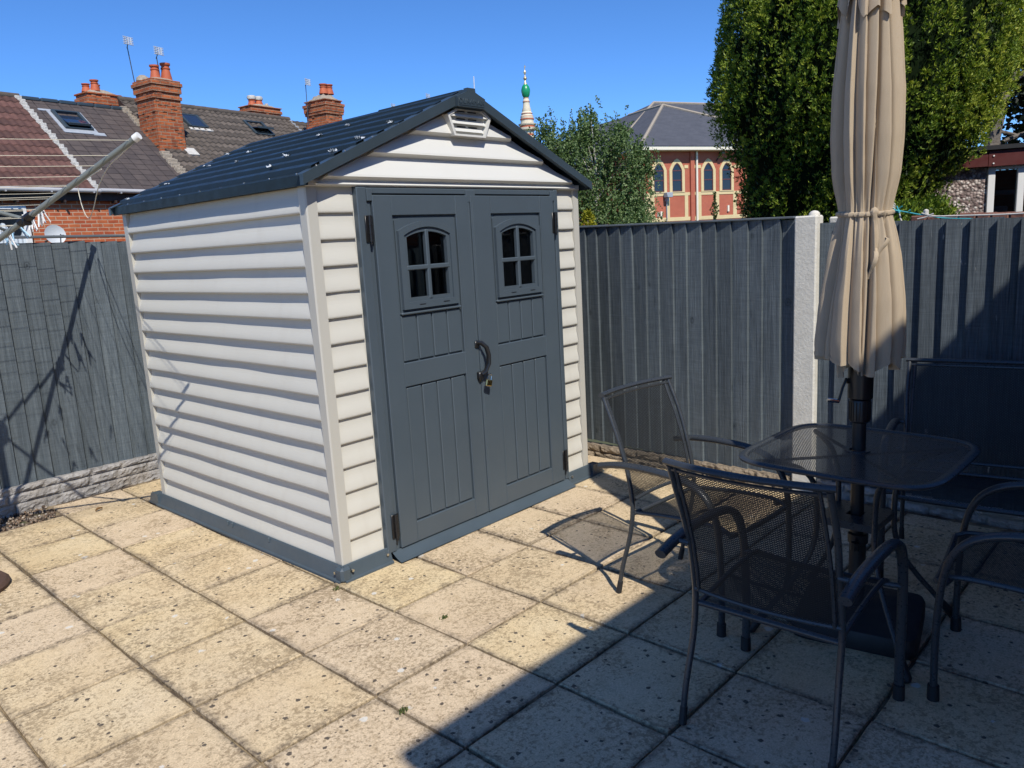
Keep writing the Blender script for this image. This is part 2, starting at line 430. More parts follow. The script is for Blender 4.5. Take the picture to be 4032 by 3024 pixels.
M['brick'] = mk_brick('orange_red_brick', (.52, .145, .055), (.40, .085, .04), (.52, .36, .25))
M['brick_old'] = mk_brick('weathered_chimney_brick', (.52, .145, .05), (.32, .075, .032), (.36, .24, .16), dark=(.085, .045, .03), var=.85, bump=.9)
M['brick_red'] = mk_brick('smooth_red_brick', (.47, .115, .062), (.41, .095, .055), (.42, .20, .14), var=.15, bump=.1)
M['brick_cream'] = mk_brick('cream_brick', (.70, .56, .30), (.66, .52, .27), (.60, .48, .30), var=.08, bump=.1)
M['tile_red'] = plain('brown_concrete_tile', (.100, .046, .036), .8, var=.5, vs=9, bs=.5, bscale=50, bd=.004, tone=.30)
M['tile_brown'] = plain('weathered_brown_tile', (.088, .071, .058), .9, var=.6, vs=7, bs=.6, bscale=60, bd=.005, tone=.30)
M['slate'] = mk_brick('worn_roof_slate', (.092, .075, .070), (.062, .052, .052), (.028, .024, .024), bw=.26, bh=.16, dark=(.15, .115, .10), var=.4, bump=.6)
M['slate_grey'] = mk_brick('grey_roof_slate', (.088, .092, .108), (.075, .079, .094), (.055, .058, .07), bw=.5, bh=.3, dark=(.10, .105, .12), var=.3, bump=.15)
M['mortar'] = plain('pale_mortar', (.52, .50, .46), .9, var=.35, vs=12, bs=.8, bscale=30, bd=.02)
M['cement'] = plain('old_cement', (.33, .28, .22), .95, var=.5, vs=14, bs=1, bscale=30, bd=.02)
M['lead'] = plain('lead_flashing', (.34, .37, .41), .5, var=.3, vs=12, bs=.3, bscale=20, bd=.01)
M['terracotta'] = plain('terracotta', (.45, .105, .042), .7, var=.3, vs=8, bs=.2, bscale=30)
M['white_pvc'] = plain('white_plastic', (.78, .78, .76), .4, var=.06)
M['grey_pvc'] = plain('grey_gutter_plastic', (.42, .42, .43), .45, var=.1)
M['black_wood'] = plain('dark_fascia', (.035, .022, .02), .7)
M['curtain'] = plain('white_net_curtain', (.55, .60, .64), .9, var=.3, vs=9)
M['cream_paint'] = plain('cream_paint', (.78, .72, .58), .6, var=.08, vs=3)
M['cream_stone'] = plain('cream_stone', (.66, .58, .43), .8, var=.15, vs=3)
M['green_dome'] = plain('green_painted_dome', (.01, .27, .115), .3, var=.08)
M['gold'] = plain('pale_gilt_metal', (.62, .50, .32), .35, .6)
M['maroon_frame'] = plain('maroon_window_frame', (.10, .035, .035), .5)
M['aerial'] = plain('aerial_metal', (.66, .67, .68), .4, .3)
M['aerial_dark'] = plain('dark_aerial_pole', (.07, .075, .085), .5, .3)
M['dish'] = plain('pale_grey_dish', (.50, .52, .53), .5, var=.08)
M['concrete'] = plain('pale_concrete', (.62, .60, .54), .9, var=.22, vs=18, bs=.6, bscale=70, bd=.004)
def mk_rock():
    k = N('rock_faced_block'); co = k.coord()
    b = k.ramp(k.noise(co, 9, 6, .7), [(.25, (.16, .15, .14)), (.5, (.36, .34, .32)), (.75, (.52, .50, .47))])
    b = k.mix(k.math('MULTIPLY', k.mr(k.noise(co, 3, 4), .5, .7), .5), b, (.30, .24, .17))
    k.col(b); k.rough(.9); k.bump(k.noise(co, 26, 6, .7), .9, .03); return k.m
M['rock'] = mk_rock()
def mk_gravel():
    k = N('gravel'); co = k.coord(); v = k.n('TexVoronoi'); k.l(co, v.inputs['Vector']); v.inputs['Scale'].default_value = 55
    sc = k.n('SeparateColor'); k.l(v.outputs['Color'], sc.inputs[0])
    b = k.ramp(sc.outputs[0], [(0, (.11, .07, .045)), (.4, (.28, .18, .11)), (.7, (.40, .32, .24)), (1, (.5, .45, .38))])
    b = k.mix(k.mr(v.outputs['Distance'], .35, .7), b, (.05, .035, .025))
    k.col(b); k.rough(.85); k.bump(k.math('SUBTRACT', 1, v.outputs['Distance']), 1, .012); return k.m
M['gravel'] = mk_gravel()
M['rock_brown'] = plain('broken_brown_stone', (.22, .175, .125), .95, var=.7, vs=11, bs=1, bscale=30, bd=.02)
M['inner'] = plain('painted_crown_shade', (.006, .012, .004), .95, spec=.05)  # near-black colour standing in for the shade inside the conifer crown
M['dry_leaf'] = plain('dry_brown_leaf', (.20, .10, .035), .8, var=.4, vs=60)
M['soil'] = plain('soil_and_rough_grass', (.075, .085, .04), .95, var=.5, vs=3, bs=.5, bscale=20, bd=.02)
def mk_fabric():
    k = N('taupe_canvas'); co = k.coord('Object', (1, 1, 1))
    wv = k.noise(k.coord('Object', (300, 300, 300)), 1, 3); sl = k.noise(k.coord('Object', (60, 60, 6)), 3, 3)
    b = k.mix(sl, (.385, .31, .222), (.46, .375, .272)); b = k.mix(k.math('MULTIPLY', wv, .25), b, (.30, .23, .15))
    k.col(b); k.rough(.9); k.bump(wv, .3, .0015); k.b.inputs['Specular IOR Level'].default_value = .15
    try: k.b.inputs['Sheen Weight'].default_value = .15
    except Exception: pass
    return k.m
M['canvas'] = mk_fabric()
M['frame_metal'] = plain('charcoal_powder_coat', (.036, .041, .047), .32, var=.15, vs=30, bs=.12, bscale=400, bd=.0004)
M['mesh_metal'] = plain('charcoal_expanded_mesh', (.016, .0175, .019), .5, var=.1, vs=20, spec=.3)
M['pole_metal'] = plain('black_pole_paint', (.018, .018, .020), .36, var=.15)
M['dryer_grey'] = plain('grey_green_dryer_tube', (.155, .17, .158), .42, var=.15, vs=9)
M['cord'] = plain('cream_line_cord', (.62, .58, .46), .55, var=.1)
M['rust'] = plain('rusty_iron', (.075, .042, .03), .8, var=.5, vs=14, bs=.8, bscale=40, bd=.004)
M['peg_white'] = plain('white_peg_plastic', (.75, .75, .73), .4)
M['peg_blue'] = plain('pale_blue_peg_plastic', (.35, .55, .68), .4)
def mk_leaf(name, stops, trans=.25, rough=.55):
    k = N(name); b = k.ramp(k.tone(), stops); k.col(b); k.rough(rough); k.b.inputs['Specular IOR Level'].default_value = .3
    ts = k.n('BsdfTranslucent'); k.l(k.mix(1, b, (1.1, 1.25, .55), 'MULTIPLY'), ts.inputs[0]); mx = k.n('MixShader'); mx.inputs[0].default_value = trans
    k.l(k.b.outputs[0], mx.inputs[1]); k.l(ts.outputs[0], mx.inputs[2]); k.l(mx.outputs[0], k.out.inputs[0])
    return k.m
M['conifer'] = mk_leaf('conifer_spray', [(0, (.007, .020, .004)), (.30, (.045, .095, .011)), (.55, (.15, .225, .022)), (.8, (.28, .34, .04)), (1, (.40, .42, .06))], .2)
M['birch'] = mk_leaf('birch_leaf', [(0, (.035, .070, .020)), (.55, (.125, .195, .065)), (1, (.30, .37, .18))], .25)
M['dark_leaf'] = mk_leaf('dark_broad_leaf', [(0, (.006, .014, .005)), (1, (.022, .045, .012))], .12)
M['yellow_leaf'] = mk_leaf('golden_conifer_leaf', [(0, (.12, .14, .01)), (1, (.35, .33, .015))], .2)
M['climber'] = mk_leaf('climber_leaf', [(0, (.03, .06, .012)), (1, (.14, .16, .05))], .25)
M['bark'] = plain('grey_bark', (.16, .14, .12), .9, var=.5, vs=9, bs=.9, bscale=24, bd=.02)
M['bark_white'] = plain('white_birch_bark', (.45, .42, .38), .85, var=.5, vs=9)

def mk_pebble():
    k = N('pebble_dash'); co = k.coord(); v = k.n('TexVoronoi'); k.l(co, v.inputs['Vector']); v.inputs['Scale'].default_value = 34
    sc = k.n('SeparateColor'); k.l(v.outputs['Color'], sc.inputs[0])
    b = k.ramp(sc.outputs[0], [(0, (.12, .075, .07)), (.35, (.33, .25, .23)), (.7, (.52, .45, .41)), (1, (.68, .64, .60))])
    b = k.mix(k.mr(v.outputs['Distance'], .38, .75), b, (.16, .12, .11))
    k.col(b); k.rough(.7); k.bump(k.math('SUBTRACT', 1, v.outputs['Distance']), 1, .015); return k.m
M['pebble'] = mk_pebble()
M['maroon'] = plain('maroon_boards', (.085, .014, .012), .5, var=.2, vs=6)
M['coping'] = plain('weathered_clay_coping', (.17, .075, .052), .85, var=.7, vs=9, bs=.8, bscale=30, bd=.01)
M['old_wood'] = plain('bleached_wood', (.30, .28, .25), .9, var=.3, vs=14, bs=.5, bscale=40)
M['rope_blue'] = plain('turquoise_cord', (.03, .36, .42), .6)
M['rope_white'] = plain('white_cord', (.62, .60, .55), .7)
M['pink'] = plain('pink_plastic', (.55, .03, .12), .35)

# ================================================================ PATIO
def patio():
    base = MB(); base.box(-7, 2.36, -7, 2.62, -.14, -.016)
    struct(base.build('patio_bed', M['joint']))
    g = MB(); ax, ay, gx, gy = .438, .450, -.0488, -.425
    for v in range(-16, 7):
        for u in range(-8, 16):
            x0, x1 = gx+(v-0)*ax, gx+(v+1)*ax; y1, y0 = gy-(u-1)*ay, gy-u*ay
            lim = 2.53 if x1 > -.35 else 2.30
            y1 = min(y1, lim); x1 = min(x1, 2.31)
            if y1-y0 < .06 or x1-x0 < .06 or x1 < -6.5: continue
            j = [RNG.uniform(.0018, .0055) for _ in range(4)]
            x0 += j[0]; x1 -= j[1]; y0 += j[2]; y1 -= j[3]
            zc = RNG.uniform(-.0015, .0015); tx, ty = RNG.normal(0, .0016, 2)
            cx, cy = (x0+x1)/2, (y0+y1)/2
            def P(x, y, dz): return (x, y, zc+tx*(x-cx)/.22+ty*(y-cy)/.22+dz)
            b = .006; n = 7
            # slightly ragged edge: several points along every side
            def outline(ins, dz, jit):
                o = []
                for a, bb in (((x0, y0), (x1, y0)), ((x1, y0), (x1, y1)), ((x1, y1), (x0, y1)), ((x0, y1), (x0, y0))):
                    for i in range(n):
                        t = i/n; x = a[0]+(bb[0]-a[0])*t; y = a[1]+(bb[1]-a[1])*t
                        dx, dy = cx-x, cy-y; L = max(abs(dx)/((x1-x0)/2), abs(dy)/((y1-y0)/2))
                        k = ins+jit*rag[len(o)]
                        sx = (k if abs(dx)/((x1-x0)/2) > .99 else 0)*(1 if dx > 0 else -1); sy = (k if abs(dy)/((y1-y0)/2) > .99 else 0)*(1 if dy > 0 else -1)
                        o.append(P(x+sx, y+sy, dz))
                return o
            rag = np.abs(RNG.normal(0, 1, 4*n))
            top = outline(b, 0, .0016); mid = outline(.0005, -.0045, .0016); bot = outline(.0005, -.03, .0016)
            m = 4*n; vs = top+mid+bot
            fs = [tuple(range(m))]+[(i, i+m, (i+1) % m+m, (i+1) % m) for i in range(m)]+[(i+m, i+2*m, (i+1) % m+2*m, (i+1) % m+m) for i in range(m)]
            U = lambda p: ((p[0]-cx)/((x1-x0)/2), (p[1]-cy)/((y1-y0)/2))
            uv = [[U(vs[k]) for k in q] for q in fs]
            g.tone = RNG.uniform(); g.add(vs, fs, uv)
    o = g.build('patio', M['slab']); o.rotation_euler.z = -.0101; struct(o)
    gb = MB(); gb.grid(lambda a, b: (-4+3.52*a, 2.28+.36*b, -.02+.012*random.random()), 60, 8)
    struct(gb.build('gravel_bed', M['gravel']))
    # loose stones on it
    v = []; st = MB()
    for i in range(420):
        x, y, r = random.uniform(-1.9, -.47), random.uniform(2.31, 2.6), random.uniform(.005, .012)
        st.tone = random.random()
        st.lathe([(r*.15, -.014), (r, -.008+r*.2), (r*.8, -.004+r*.6), (r*.1, -.002+r*.8)], (x, y), 5)
    struct(st.build('loose_gravel', M['gravel']), 'stuff')
    # ground beyond the yard, falling away behind the fences
    gd = MB()
    def gp(a, b):
        x, y = -300+600*a, -300+600*b
        d = max(x-2.6, y-2.9, 0); z = -.16-min(d, 14)*.17
        return (x, y, z)
    xs = sorted(set([-300, -60, -20, -7, 2.5, 2.65, 4, 6, 9, 12, 17, 25, 60, 300]))
    ys = sorted(set([-300, -60, -20, -7, 2.75, 2.95, 4, 6, 9, 12, 17, 25, 60, 300]))
    vs = [(x, y, -.16-min(max(x-2.65, y-2.95, 0), 14)*.17) for y in ys for x in xs]; n = len(xs)
    gd.add(vs, [(j*n+i, j*n+i+1, (j+1)*n+i+1, (j+1)*n+i) for j in range(len(ys)-1) for i in range(n-1)])
    struct(gd.build('ground', M['soil']))
patio()
def litter():
    # a few dry leaves and weeds in the joints
    for (x, y, a, L, lab) in ((-.30, 2.16, .4, .055, 'curled dry brown leaf on the slabs near the left footing wall'), (-.99, -1.02, 1.2, .03, 'tiny dry brown leaf on the slabs at the bottom left')):
        m = MB(); m.grid(lambda u, v: ((u-.5)*L, (v-.5)*L*.42*math.sin(PI*min(max(u, .03), .97)), .004+.010*abs(v-.5)*2+.008*math.sin(u*3)), 8, 4)
        o = m.build('dry_leaf', M['dry_leaf'], loc=(x, y, .001)); o.rotation_euler.z = a; tag(o, lab, 'leaf')
    rng = np.random.default_rng(4)
    for (x, y, lab) in ((-.075, -.045, 'green weed in the paving joint at the shed corner'), (.03, -.655, 'green weed in the paving joint in front of the shed'), (-.50, -1.02, 'green weed in the sunlit joint left of the shade')):
        n = 46; c = np.stack([np.clip(rng.normal(0, .010, n), -.018, .018), np.clip(rng.normal(0, .006, n), -.01, .01), rng.uniform(.0, .010, n)], 1); d = rng.normal(0, .7, (n, 3))+np.array([0, 0, .8])
        o = fastmesh('weed', leafquads(c, d, rng.uniform(.003, .006, n), rng.uniform(.008, .018, n), rng), 4, M['climber'], None, rng.uniform(0, 1, n)); o.location = (x, y, 0); tag(o, lab, 'weed', 'weeds in the paving joints')
litter()

# ================================================================ FENCES
def feather(mb, p0, p1, nrm, z0, z1, t0, t1, tone):
    """one feather-edge board between plan points p0 (thickness t0) and p1 (t1), on the side nrm of its back"""
    mb.tone = tone; n = Vector((*nrm, 0)); a, b = Vector((*p0, 0)), Vector((*p1, 0))
    q = [a, b, b+n*t1, a+n*t0]
    d = (b-a).normalized(); lean = random.gauss(0, .0015); m = 8; vs = []
    for k in range(m+1):
        z = z0+(z1-z0)*k/m
        for p in q: vs.append((p.x+n.x*random.gauss(0, .0004)+d.x*lean*k/m, p.y+n.y*random.gauss(0, .0004)+d.y*lean*k/m, z))
    fs = [(0, 1, 2, 3), tuple(m*4+i for i in (3, 2, 1, 0))]
    for k in range(m):
        for i in range(4): fs.append((k*4+i, k*4+(i+1) % 4, k*4+4+(i+1) % 4, k*4+4+i))
    mb.add(vs, fs)
def fences():
    # left fence, along x at the back of the yard
    t = thing('fence_panel', 'slate painted board fence crossed by clothes airer shadows, left of the shed', 'fence', (0, 2.66, 0))
    mb = MB(); x = -3.04+.021
    while x < 2.25:
        wv = .1015
        feather(mb, (x-.012, .012), (x+wv, .0), (0, -1), .145+random.uniform(-.004, .004)-.012*(x+.7), 1.682-.016*(x+.4)+random.uniform(-.008, .003), .006, .015, random.random())
        x += wv
    mb.build('boards', M['fence'], t)
    r = MB(); r.box(-3.1, 2.3, -.03, .035, 0, .016, .003, Matrix.Translation((0, 0, 1.698)) @ Matrix.Rotation(.018, 4, 'Y')); r.build('capping_rail', M['rail'], t)
    for z in (.3, .9, 1.5): b = MB(); b.box(-3.1, 2.3, .016, .05, z, z+.05); b.build('back_rail', M['rail'], t)
    # right fence, first panel
    t = thing('fence_panel', 'slate painted board fence with pale board edges between the shed and concrete post', 'fence', (2.375, 0, 0))
    mb = MB(); y = -1.128; k = 0
    ed = [-1.076, -.968, -.879, -.775, -.676, -.579, -.478, -.383, -.277, -.185, -.087, .009, .108, .195, .289]
    while ed[-1] < 2.6: ed.append(ed[-1]+.098+random.uniform(-.004, .004))
    for i in range(len(ed)-1):
        a, b2 = ed[i], ed[i+1]; zb = .062+.035*(a+1.08)/1.3
        feather(mb, (0, a), (.008, b2+.012), (-1, 0), zb+random.uniform(-.004, .004), 1.569+.019*(a+1.1)+random.uniform(-.006, .003), .021, .006, random.random())
    feather(mb, (.012, -1.16), (.012, -1.07), (-1, 0), .06, 1.55, .012, .008, .5)
    mb.build('boards', M['fence'], t)
    r = MB(); r.box(-.027, .03, -1.155, 2.65, 0, .013, .003, Matrix.Translation((0, 0, 1.5745)) @ Matrix.Rotation(.017, 4, 'X')); r.build('capping_rail', M['rail'], t)
    for z in (.3, .9, 1.45): b = MB(); b.box(.02, .055, -1.155, 2.65, z, z+.05); b.build('back_rail', M['rail'], t)
    # right fence, second panel
    t = thing('fence_panel', 'darker wide board fence with peeling paint behind the bench, right of concrete post', 'fence', (2.405, 0, 0))
    mb = MB(); ed = [-1.275, -1.38, -1.485, -1.588, -1.691, -1.800, -1.903, -2.008, -2.121, -2.216]
    while ed[-1] > -5.5: ed.append(ed[-1]-.106+random.uniform(-.004, .004))
    for i in range(len(ed)-1):
        a, b2 = ed[i], ed[i+1]
        feather(mb, (0, a), (.012, b2-.02), (-1, 0), .02, 1.522+.028*(a+1.3)+random.uniform(-.003, .003), .030, .006, random.random())
    mb.build('boards', M['fence2'], t)
    nl = MB()
    for i in range(len(ed)-1):
        for z in (1.47, .93, .3): nl.tube([(-.02, (ed[i]+ed[i+1])/2+.02, z), (-.026, (ed[i]+ed[i+1])/2+.02, z)], .004, 6)
    pass
    for z in (.3, .9, 1.4): b = MB(); b.box(.02, .055, -5.5, -1.29, z, z+.05); b.build('back_rail', M['rail'], t)
    # concrete posts
    def post(x0, x1, y0, y1, z1, label):
        t = thing('concrete_post', label, 'fence post', ((x0+x1)/2, (y0+y1)/2, 0)); hx, hy = (x1-x0)/2, (y1-y0)/2
        m = MB(); m.box(-hx, hx, -hy, hy, -.1, z1, .008); m.build('shaft', M['concrete'], t)
        return t
    t = post(2.33, 2.43, -1.287, -1.163, 1.566, 'tall sunlit pale concrete fence post between the two grey fence panels')
    m = MB(); m.lathe([(.03, 1.564), (.028, 1.578), (.018, 1.588), (.004, 1.592)], (0, -.03), 10); m.build('mortar_lump', M['concrete'], t)
    post(2.47, 2.56, -1.36, -1.30, 1.553, 'short pale concrete post peeping over the fence behind the sunlit concrete post')
    # rock-faced block footings
    def rockwall(name, label, p0, d, nrm, L, hts, depth=.06, mt='rock'):
        t = MB(); z = -.03
        for ci, h in enumerate(hts):
            x = -random.uniform(0, .15)
            while x < L:
                w = random.uniform(.17, .33); a, b2 = max(x, 0), min(x+w, L); x += w
                if b2-a < .03: continue
                t.tone = random.random(); nu, nv = max(4, int((b2-a)/.018)), max(4, int(h/.014))
                ph = random.uniform(0, 50); mean = random.uniform(.006, .016)
                hm = RNG.normal(0, 1, (nv+1, nu+1)); hm = (hm+np.roll(hm, 1, 0)+np.roll(hm, 1, 1)+np.roll(hm, 2, 1))/4
                def fn(u, v):
                    i, j = int(round(u*nu)), int(round(v*nv))
                    e = min(u, 1-u)*(b2-a)/.02; f = min(v, 1-v)*h/.016; edge = min(1, e, f)
                    o = edge*(mean+.009*hm[j, i])
                    q = a+.004+(b2-a-.008)*u; zz = z+.003+(h-.006)*v
                    return (p0[0]+d[0]*q+nrm[0]*o, p0[1]+d[1]*q+nrm[1]*o, zz)
                t.grid(fn, nu, nv, smooth=False)
            z += h
        H = sum(hts)-.03
        c = [p0[0], p0[0]+d[0]*L-nrm[0]*depth, p0[1], p0[1]+d[1]*L-nrm[1]*depth]
        q0 = (p0[0]-nrm[0]*.006, p0[1]-nrm[1]*.006); q1 = (p0[0]+d[0]*L-nrm[0]*depth, p0[1]+d[1]*L-nrm[1]*depth)
        t.box(min(q0[0], q1[0]), max(q0[0], q1[0]), min(q0[1], q1[1]), max(q0[1], q1[1]), -.1, H-.004)
        o = t.build(name, M[mt], recalc=True); tag(o, label, 'low wall'); return o
    rockwall('stone_footing_wall', 'low grey rock faced block footing under the left fence beside the gravel', (-3.1, 2.615), (1, 0), (0, -1), 5.35, (.085, .065, .045))
    rockwall('stone_footing_wall', 'low broken stone footing under the fence behind the chair beside the shed', (2.335, -1.15), (0, 1), (-1, 0), 3.7, (.055, .05), .06, 'rock_brown')
    rockwall('stone_footing_wall', 'low shaded stone footing under the fence behind the bench', (2.36, -5.5), (0, 1), (-1, 0), 4.2, (.06, .045))
fences()

# ================================================================ SHED
SH = thing('garden_shed', 'off white plastic clapboard shed with dark double doors and ribbed roof', 'shed', (0, 0, 0))
W, D, ZT, RS = 1.922, 1.925, 1.80, .423
PROF = [(.0005, 0), (.0145, .0005), (.0175, .004), (.0176, .010), (.0165, .020), (.0135, .036), (.0085, .054), (.0042, .070), (.0014, .086), (.0004, .1), (0, .1155)]
def clap(mp, u0, u1, name, flange=0, n=15, z0=.064, wob=.0012, seed=0, lip=1.0):
    """mp(u, off, z) -> world point"""
    mb = MB(); rs = random.Random(seed); L = u1-u0; ns = max(2, int(L/.09)); pitch = .1158
    for k in range(n):
        zb = z0+k*pitch; ph = rs.uniform(0, 6); am = wob*rs.uniform(.4, 1.6)
        zt = min(zb+.1155, ZT)
        vs = []
        for i in range(ns+1):
            u = u0+L*i/ns; wv = am*math.sin(u*5+ph)+am*.6*math.sin(u*11.3+ph*2) if 0 < i < ns else 0
            for o, z in PROF: vs.append(mp(u, o*lip*(1+wv*9)+wv*(o/.0155), min(zb+z, ZT)))
        m = len(PROF); fs = [(i*m+j, (i+1)*m+j, (i+1)*m+j+1, i*m+j+1) for i in range(ns) for j in range(m-1)]
        mb.add(vs, fs, smooth=True)
        mb.add(vs[:m], [tuple(range(m))]); mb.add(vs[-m:], [tuple(range(m))[::-1]])
    # backing plate with the flanges at its ends
    a, b = u0-flange, u1+flange
    P = [mp(u, o, z) for u in (a, b) for o in (-.012, .0) for z in (.05, ZT)]
    mb.add(P, [(0, 1, 3, 2), (4, 6, 7, 5), (0, 4, 5, 1), (2, 3, 7, 6), (0, 2, 6, 4), (1, 5, 7, 3)])
    return mb.build(name, M['vinyl'], SH, angle=50)
def shed():
    clap(lambda u, o, z: (.022-o, u, z), .056, D-.056, 'side_wall', wob=.0008, seed=1, lip=1.3)
    clap(lambda u, o, z: (W-.018+o, u, z), .056, D-.056, 'side_wall', seed=2)
    clap(lambda u, o, z: (u, D-.018+o, z), .056, W-.056, 'back_wall', seed=3)
    clap(lambda u, o, z: (u, .016-o, z), .056, .245, 'front_wall', .012, seed=4, lip=.8)
    clap(lambda u, o, z: (u, .016-o, z), 1.703, 1.864, 'front_wall', .006, seed=5, lip=.8)
    for x, sx in ((0, 1), (W, -1)):
        for y, sy in ((0, 1), (D, -1)):
            p = MB(); c = .006
            pl = [(x+sx*c, y), (x+sx*.055, y), (x+sx*.055, y+sy*.03), (x+sx*.03, y+sy*.03), (x+sx*.03, y+sy*.055), (x, y+sy*.055), (x, y+sy*c)]
            p.prism(pl, .045, ZT, 'z'); p.build('corner_post', M['post'], SH)
    # dark lining floor and ceiling close the inside
    f = MB(); f.box(.02, W-.02, .03, D-.02, .01, .03); f.build('floor', M['dark_in'], SH)
    # base channel round the foot, flared
    b = MB(); pf = [(.03, .02), (-.002, .02), (-.004, .074), (-.008, .078), (-.013, .073), (-.030, .013), (-.040, .008), (-.041, -.001), (.03, -.001)]
    def chan(p0, p1, out):
        vs = []; m = len(pf)
        for p in (p0, p1):
            for o, z in pf: vs.append((p[0]-out[0]*o, p[1]-out[1]*o, z))
        b.add(vs, [(j, m+j, m+(j+1) % m, (j+1) % m) for j in range(m)]+[tuple(range(m)), tuple(range(m, 2*m))[::-1]])
    chan((.004, -.012), (.004, D+.02), (-1, 0)); chan((-.012, .004), (.272, .004), (0, -1)); chan((1.69, .004), (W+.02, .004), (0, -1))
    chan((W-.004, -.012), (W-.004, D+.02), (1, 0)); chan((-.012, D-.004), (W+.012, D-.004), (0, 1))
    # flared end toes
    b.prism([(W+.0, -.001), (W+.13, -.001), (W+.105, .02), (W+.085, .058), (W+.07, .072), (W, .076)], -.034, .02, 'y')
    b.prism([(D, -.001), (D+.15, -.001), (D+.12, .02), (D+.10, .058), (D+.085, .072), (D, .076)], -.03, .02, 'x')
    b.box(-.03, .03, -.03, .03, 0, .072, .012)
    for y in (.62, 1.0, 1.05): b.box(-.020, -.008, y, y+.010, .052, .077, .003)
    bo = b.build('base_channel', M['base'], SH)
    for x, y in ((.03, -.036), (.245, -.026), (1.715, -.026), (1.99, -.038)): s = MB(); s.tube([(x, y+.012, .05), (x, y-.002, .05)], .007, 8); s.build('screw', M['screw'], bo)
    s = MB(); s.tube([(-.022, .02, .046), (-.036, .02, .046)], .007, 8); s.build('screw', M['screw'], bo)
    # threshold ramp, a little wavy
    th = MB()
    def tf(u, v):
        x = .285+1.4*u; wv = .5+.5*math.sin(u*9+.6)*math.sin(u*4.1)
        return (x, -.006-.066*v-(.012*wv*v), .045*(1-v)**1.4+.010*wv*v+.002)
    th.grid(tf, 60, 5); th.build('threshold_ramp', M['base'], SH)

    # ---------------- door frame
    fr = MB(); y0 = -.016
    fr.box(.2575, .312, y0, .03, .045, 1.797, .004); fr.box(.312, .336, y0+.008, .03, .045, 1.76, .003)
    fr.box(1.664, 1.698, y0, .03, .045, 1.797, .004); fr.box(1.652, 1.664, y0+.008, .03, .045, 1.76, .003)
    fr.box(.312, 1.664, y0+.004, .03, 1.768, 1.795, .003)
    fr.box(.312, .342, y0-.003, .0, 1.735, 1.790, .002); fr.box(.945, 1.012, y0-.003, .0, 1.728, 1.790, .002); fr.box(1.63, 1.664, y0-.003, .0, 1.735, 1.790, .002)
    fr.box(.336, 1.652, .004, .03, .03, .05)
    fr.build('door_frame', M['door'], SH)
    def arch(cx, hw, z0, zs, za, n=14):
        o = [(cx-hw, z0), (cx+hw, z0)]
        for k in range(n+1):
            x = hw*(1-2*k/n); o.append((cx+x, zs+(za-zs)*(1-(x/hw)**2)))
        return o
    def rect_of(o, x0, x1, z0, z1):
        cx, cz = (x0+x1)/2, (z0+z1)/2; hw, hh = (x1-x0)/2, (z1-z0)/2; q = []
        for i, (x, z) in enumerate(o):
            if i == 0: q.append((x0, z0)); continue
            if i == 1: q.append((x1, z0)); continue
            dx, dz = x-cx, z-cz; L = max(abs(dx)/hw, abs(dz)/hh); q.append((cx+dx/L, cz+dz/L))
        q[2] = (x1, q[2][1]); q[-1] = (x0, q[-1][1])
        return q
    def leaf(x0, x1, px0, px1, wc, hinge_x, hinge_dir):
        m = MB(); yf = -.020; yb = .006; zb, zt = .050, 1.762
        pz = [(.155, .846), (.963, 1.200), (1.200, 1.668)]
        # stiles and rails
        m.box(x0, px0, yf, yb, zb, zt, .003); m.box(px1, x1, yf, yb, zb, zt, .003)
        for a, c in ((zb, .155), (.846, .963), (1.668, zt)): m.box(px0-.001, px1+.001, yf+.0012, yb, a, c, .003)
        # raised joint lines of the stiles
        for x in (px0-.004, px1+.004): m.box(x-.0012, x+.0012, yf-.0012, yf+.002, zb+.01, zt-.01)
        for a, c in pz[:2]:
            m.box(px0-.002, px1+.002, -.004, yb, a-.002, c+.002)
            n = 4; pw = (px1-px0-.01)/n
            for i in range(n):
                xa = px0+.005+i*pw; m.box(xa+.0035, xa+pw-.0035, -.0135, -.003, a+.006, c-.006, .005)
        # window plate
        glass = arch(wc, .130, 1.275, 1.565, 1.590); fr_in = arch(wc, .150, 1.255, 1.575, 1.612); fr_out = arch(wc, .183, 1.222, 1.596, 1.640)
        pl = rect_of(fr_out, px0+.012, px1-.010, 1.198, 1.656)
        full = rect_of(fr_out, px0-.002, px1+.002, 1.198, 1.670)
        m.ring(full, fr_out, -.006, yb); m.ring(pl, fr_out, -.014, -.005)
        o = m.build('door', M['door'], SH)
        wf = MB(); wf.ring(fr_out, fr_in, -.031, .004); wf.ring(arch(wc, .152, 1.253, 1.577, 1.614), glass, -.022, .006)
        wf.box(wc-.011, wc+.011, -.026, 0, 1.262, 1.600, .004); wf.box(wc-.14, wc+.14, -.0255, 0, 1.407, 1.430, .004)
        # rain ledge under the window and two weep slots
        wf.box(px0+.008, px1-.008, -.026, -.004, 1.196, 1.208, .004)
        wf.build('window_frame', M['door'], o)
        for dx in (-.085, .075): ws = MB(); ws.box(wc+dx, wc+dx+.04, -.0325, -.03, 1.238, 1.242); ws.build('weep_slot', M['black_matte'], o)
        g = MB(); g.prism(arch(wc, .138, 1.268, 1.570, 1.600), .000, .003); g.build('window_pane', M['glass'], o)
        for za, zc in ((1.551, 1.67), (.115, .236)):
            h = MB(); h.tube([(hinge_x, -.030, za), (hinge_x, -.030, zc)], .0085, 10)
            for q in (.33, .66): h.tube([(hinge_x, -.030, za+(zc-za)*q-.004), (hinge_x, -.030, za+(zc-za)*q+.004)], .0105, 10)
            h.tube([(hinge_x, -.030, za-.012), (hinge_x, -.030, za)], .006, 8)
            h.box(hinge_x-.022, hinge_x+.022, -.024, -.017, za, zc, .002)
            h.build('hinge', M['black_plastic'], o)
        return o
    L = leaf(.340, .956, .450, .864, .653, .309, 1)
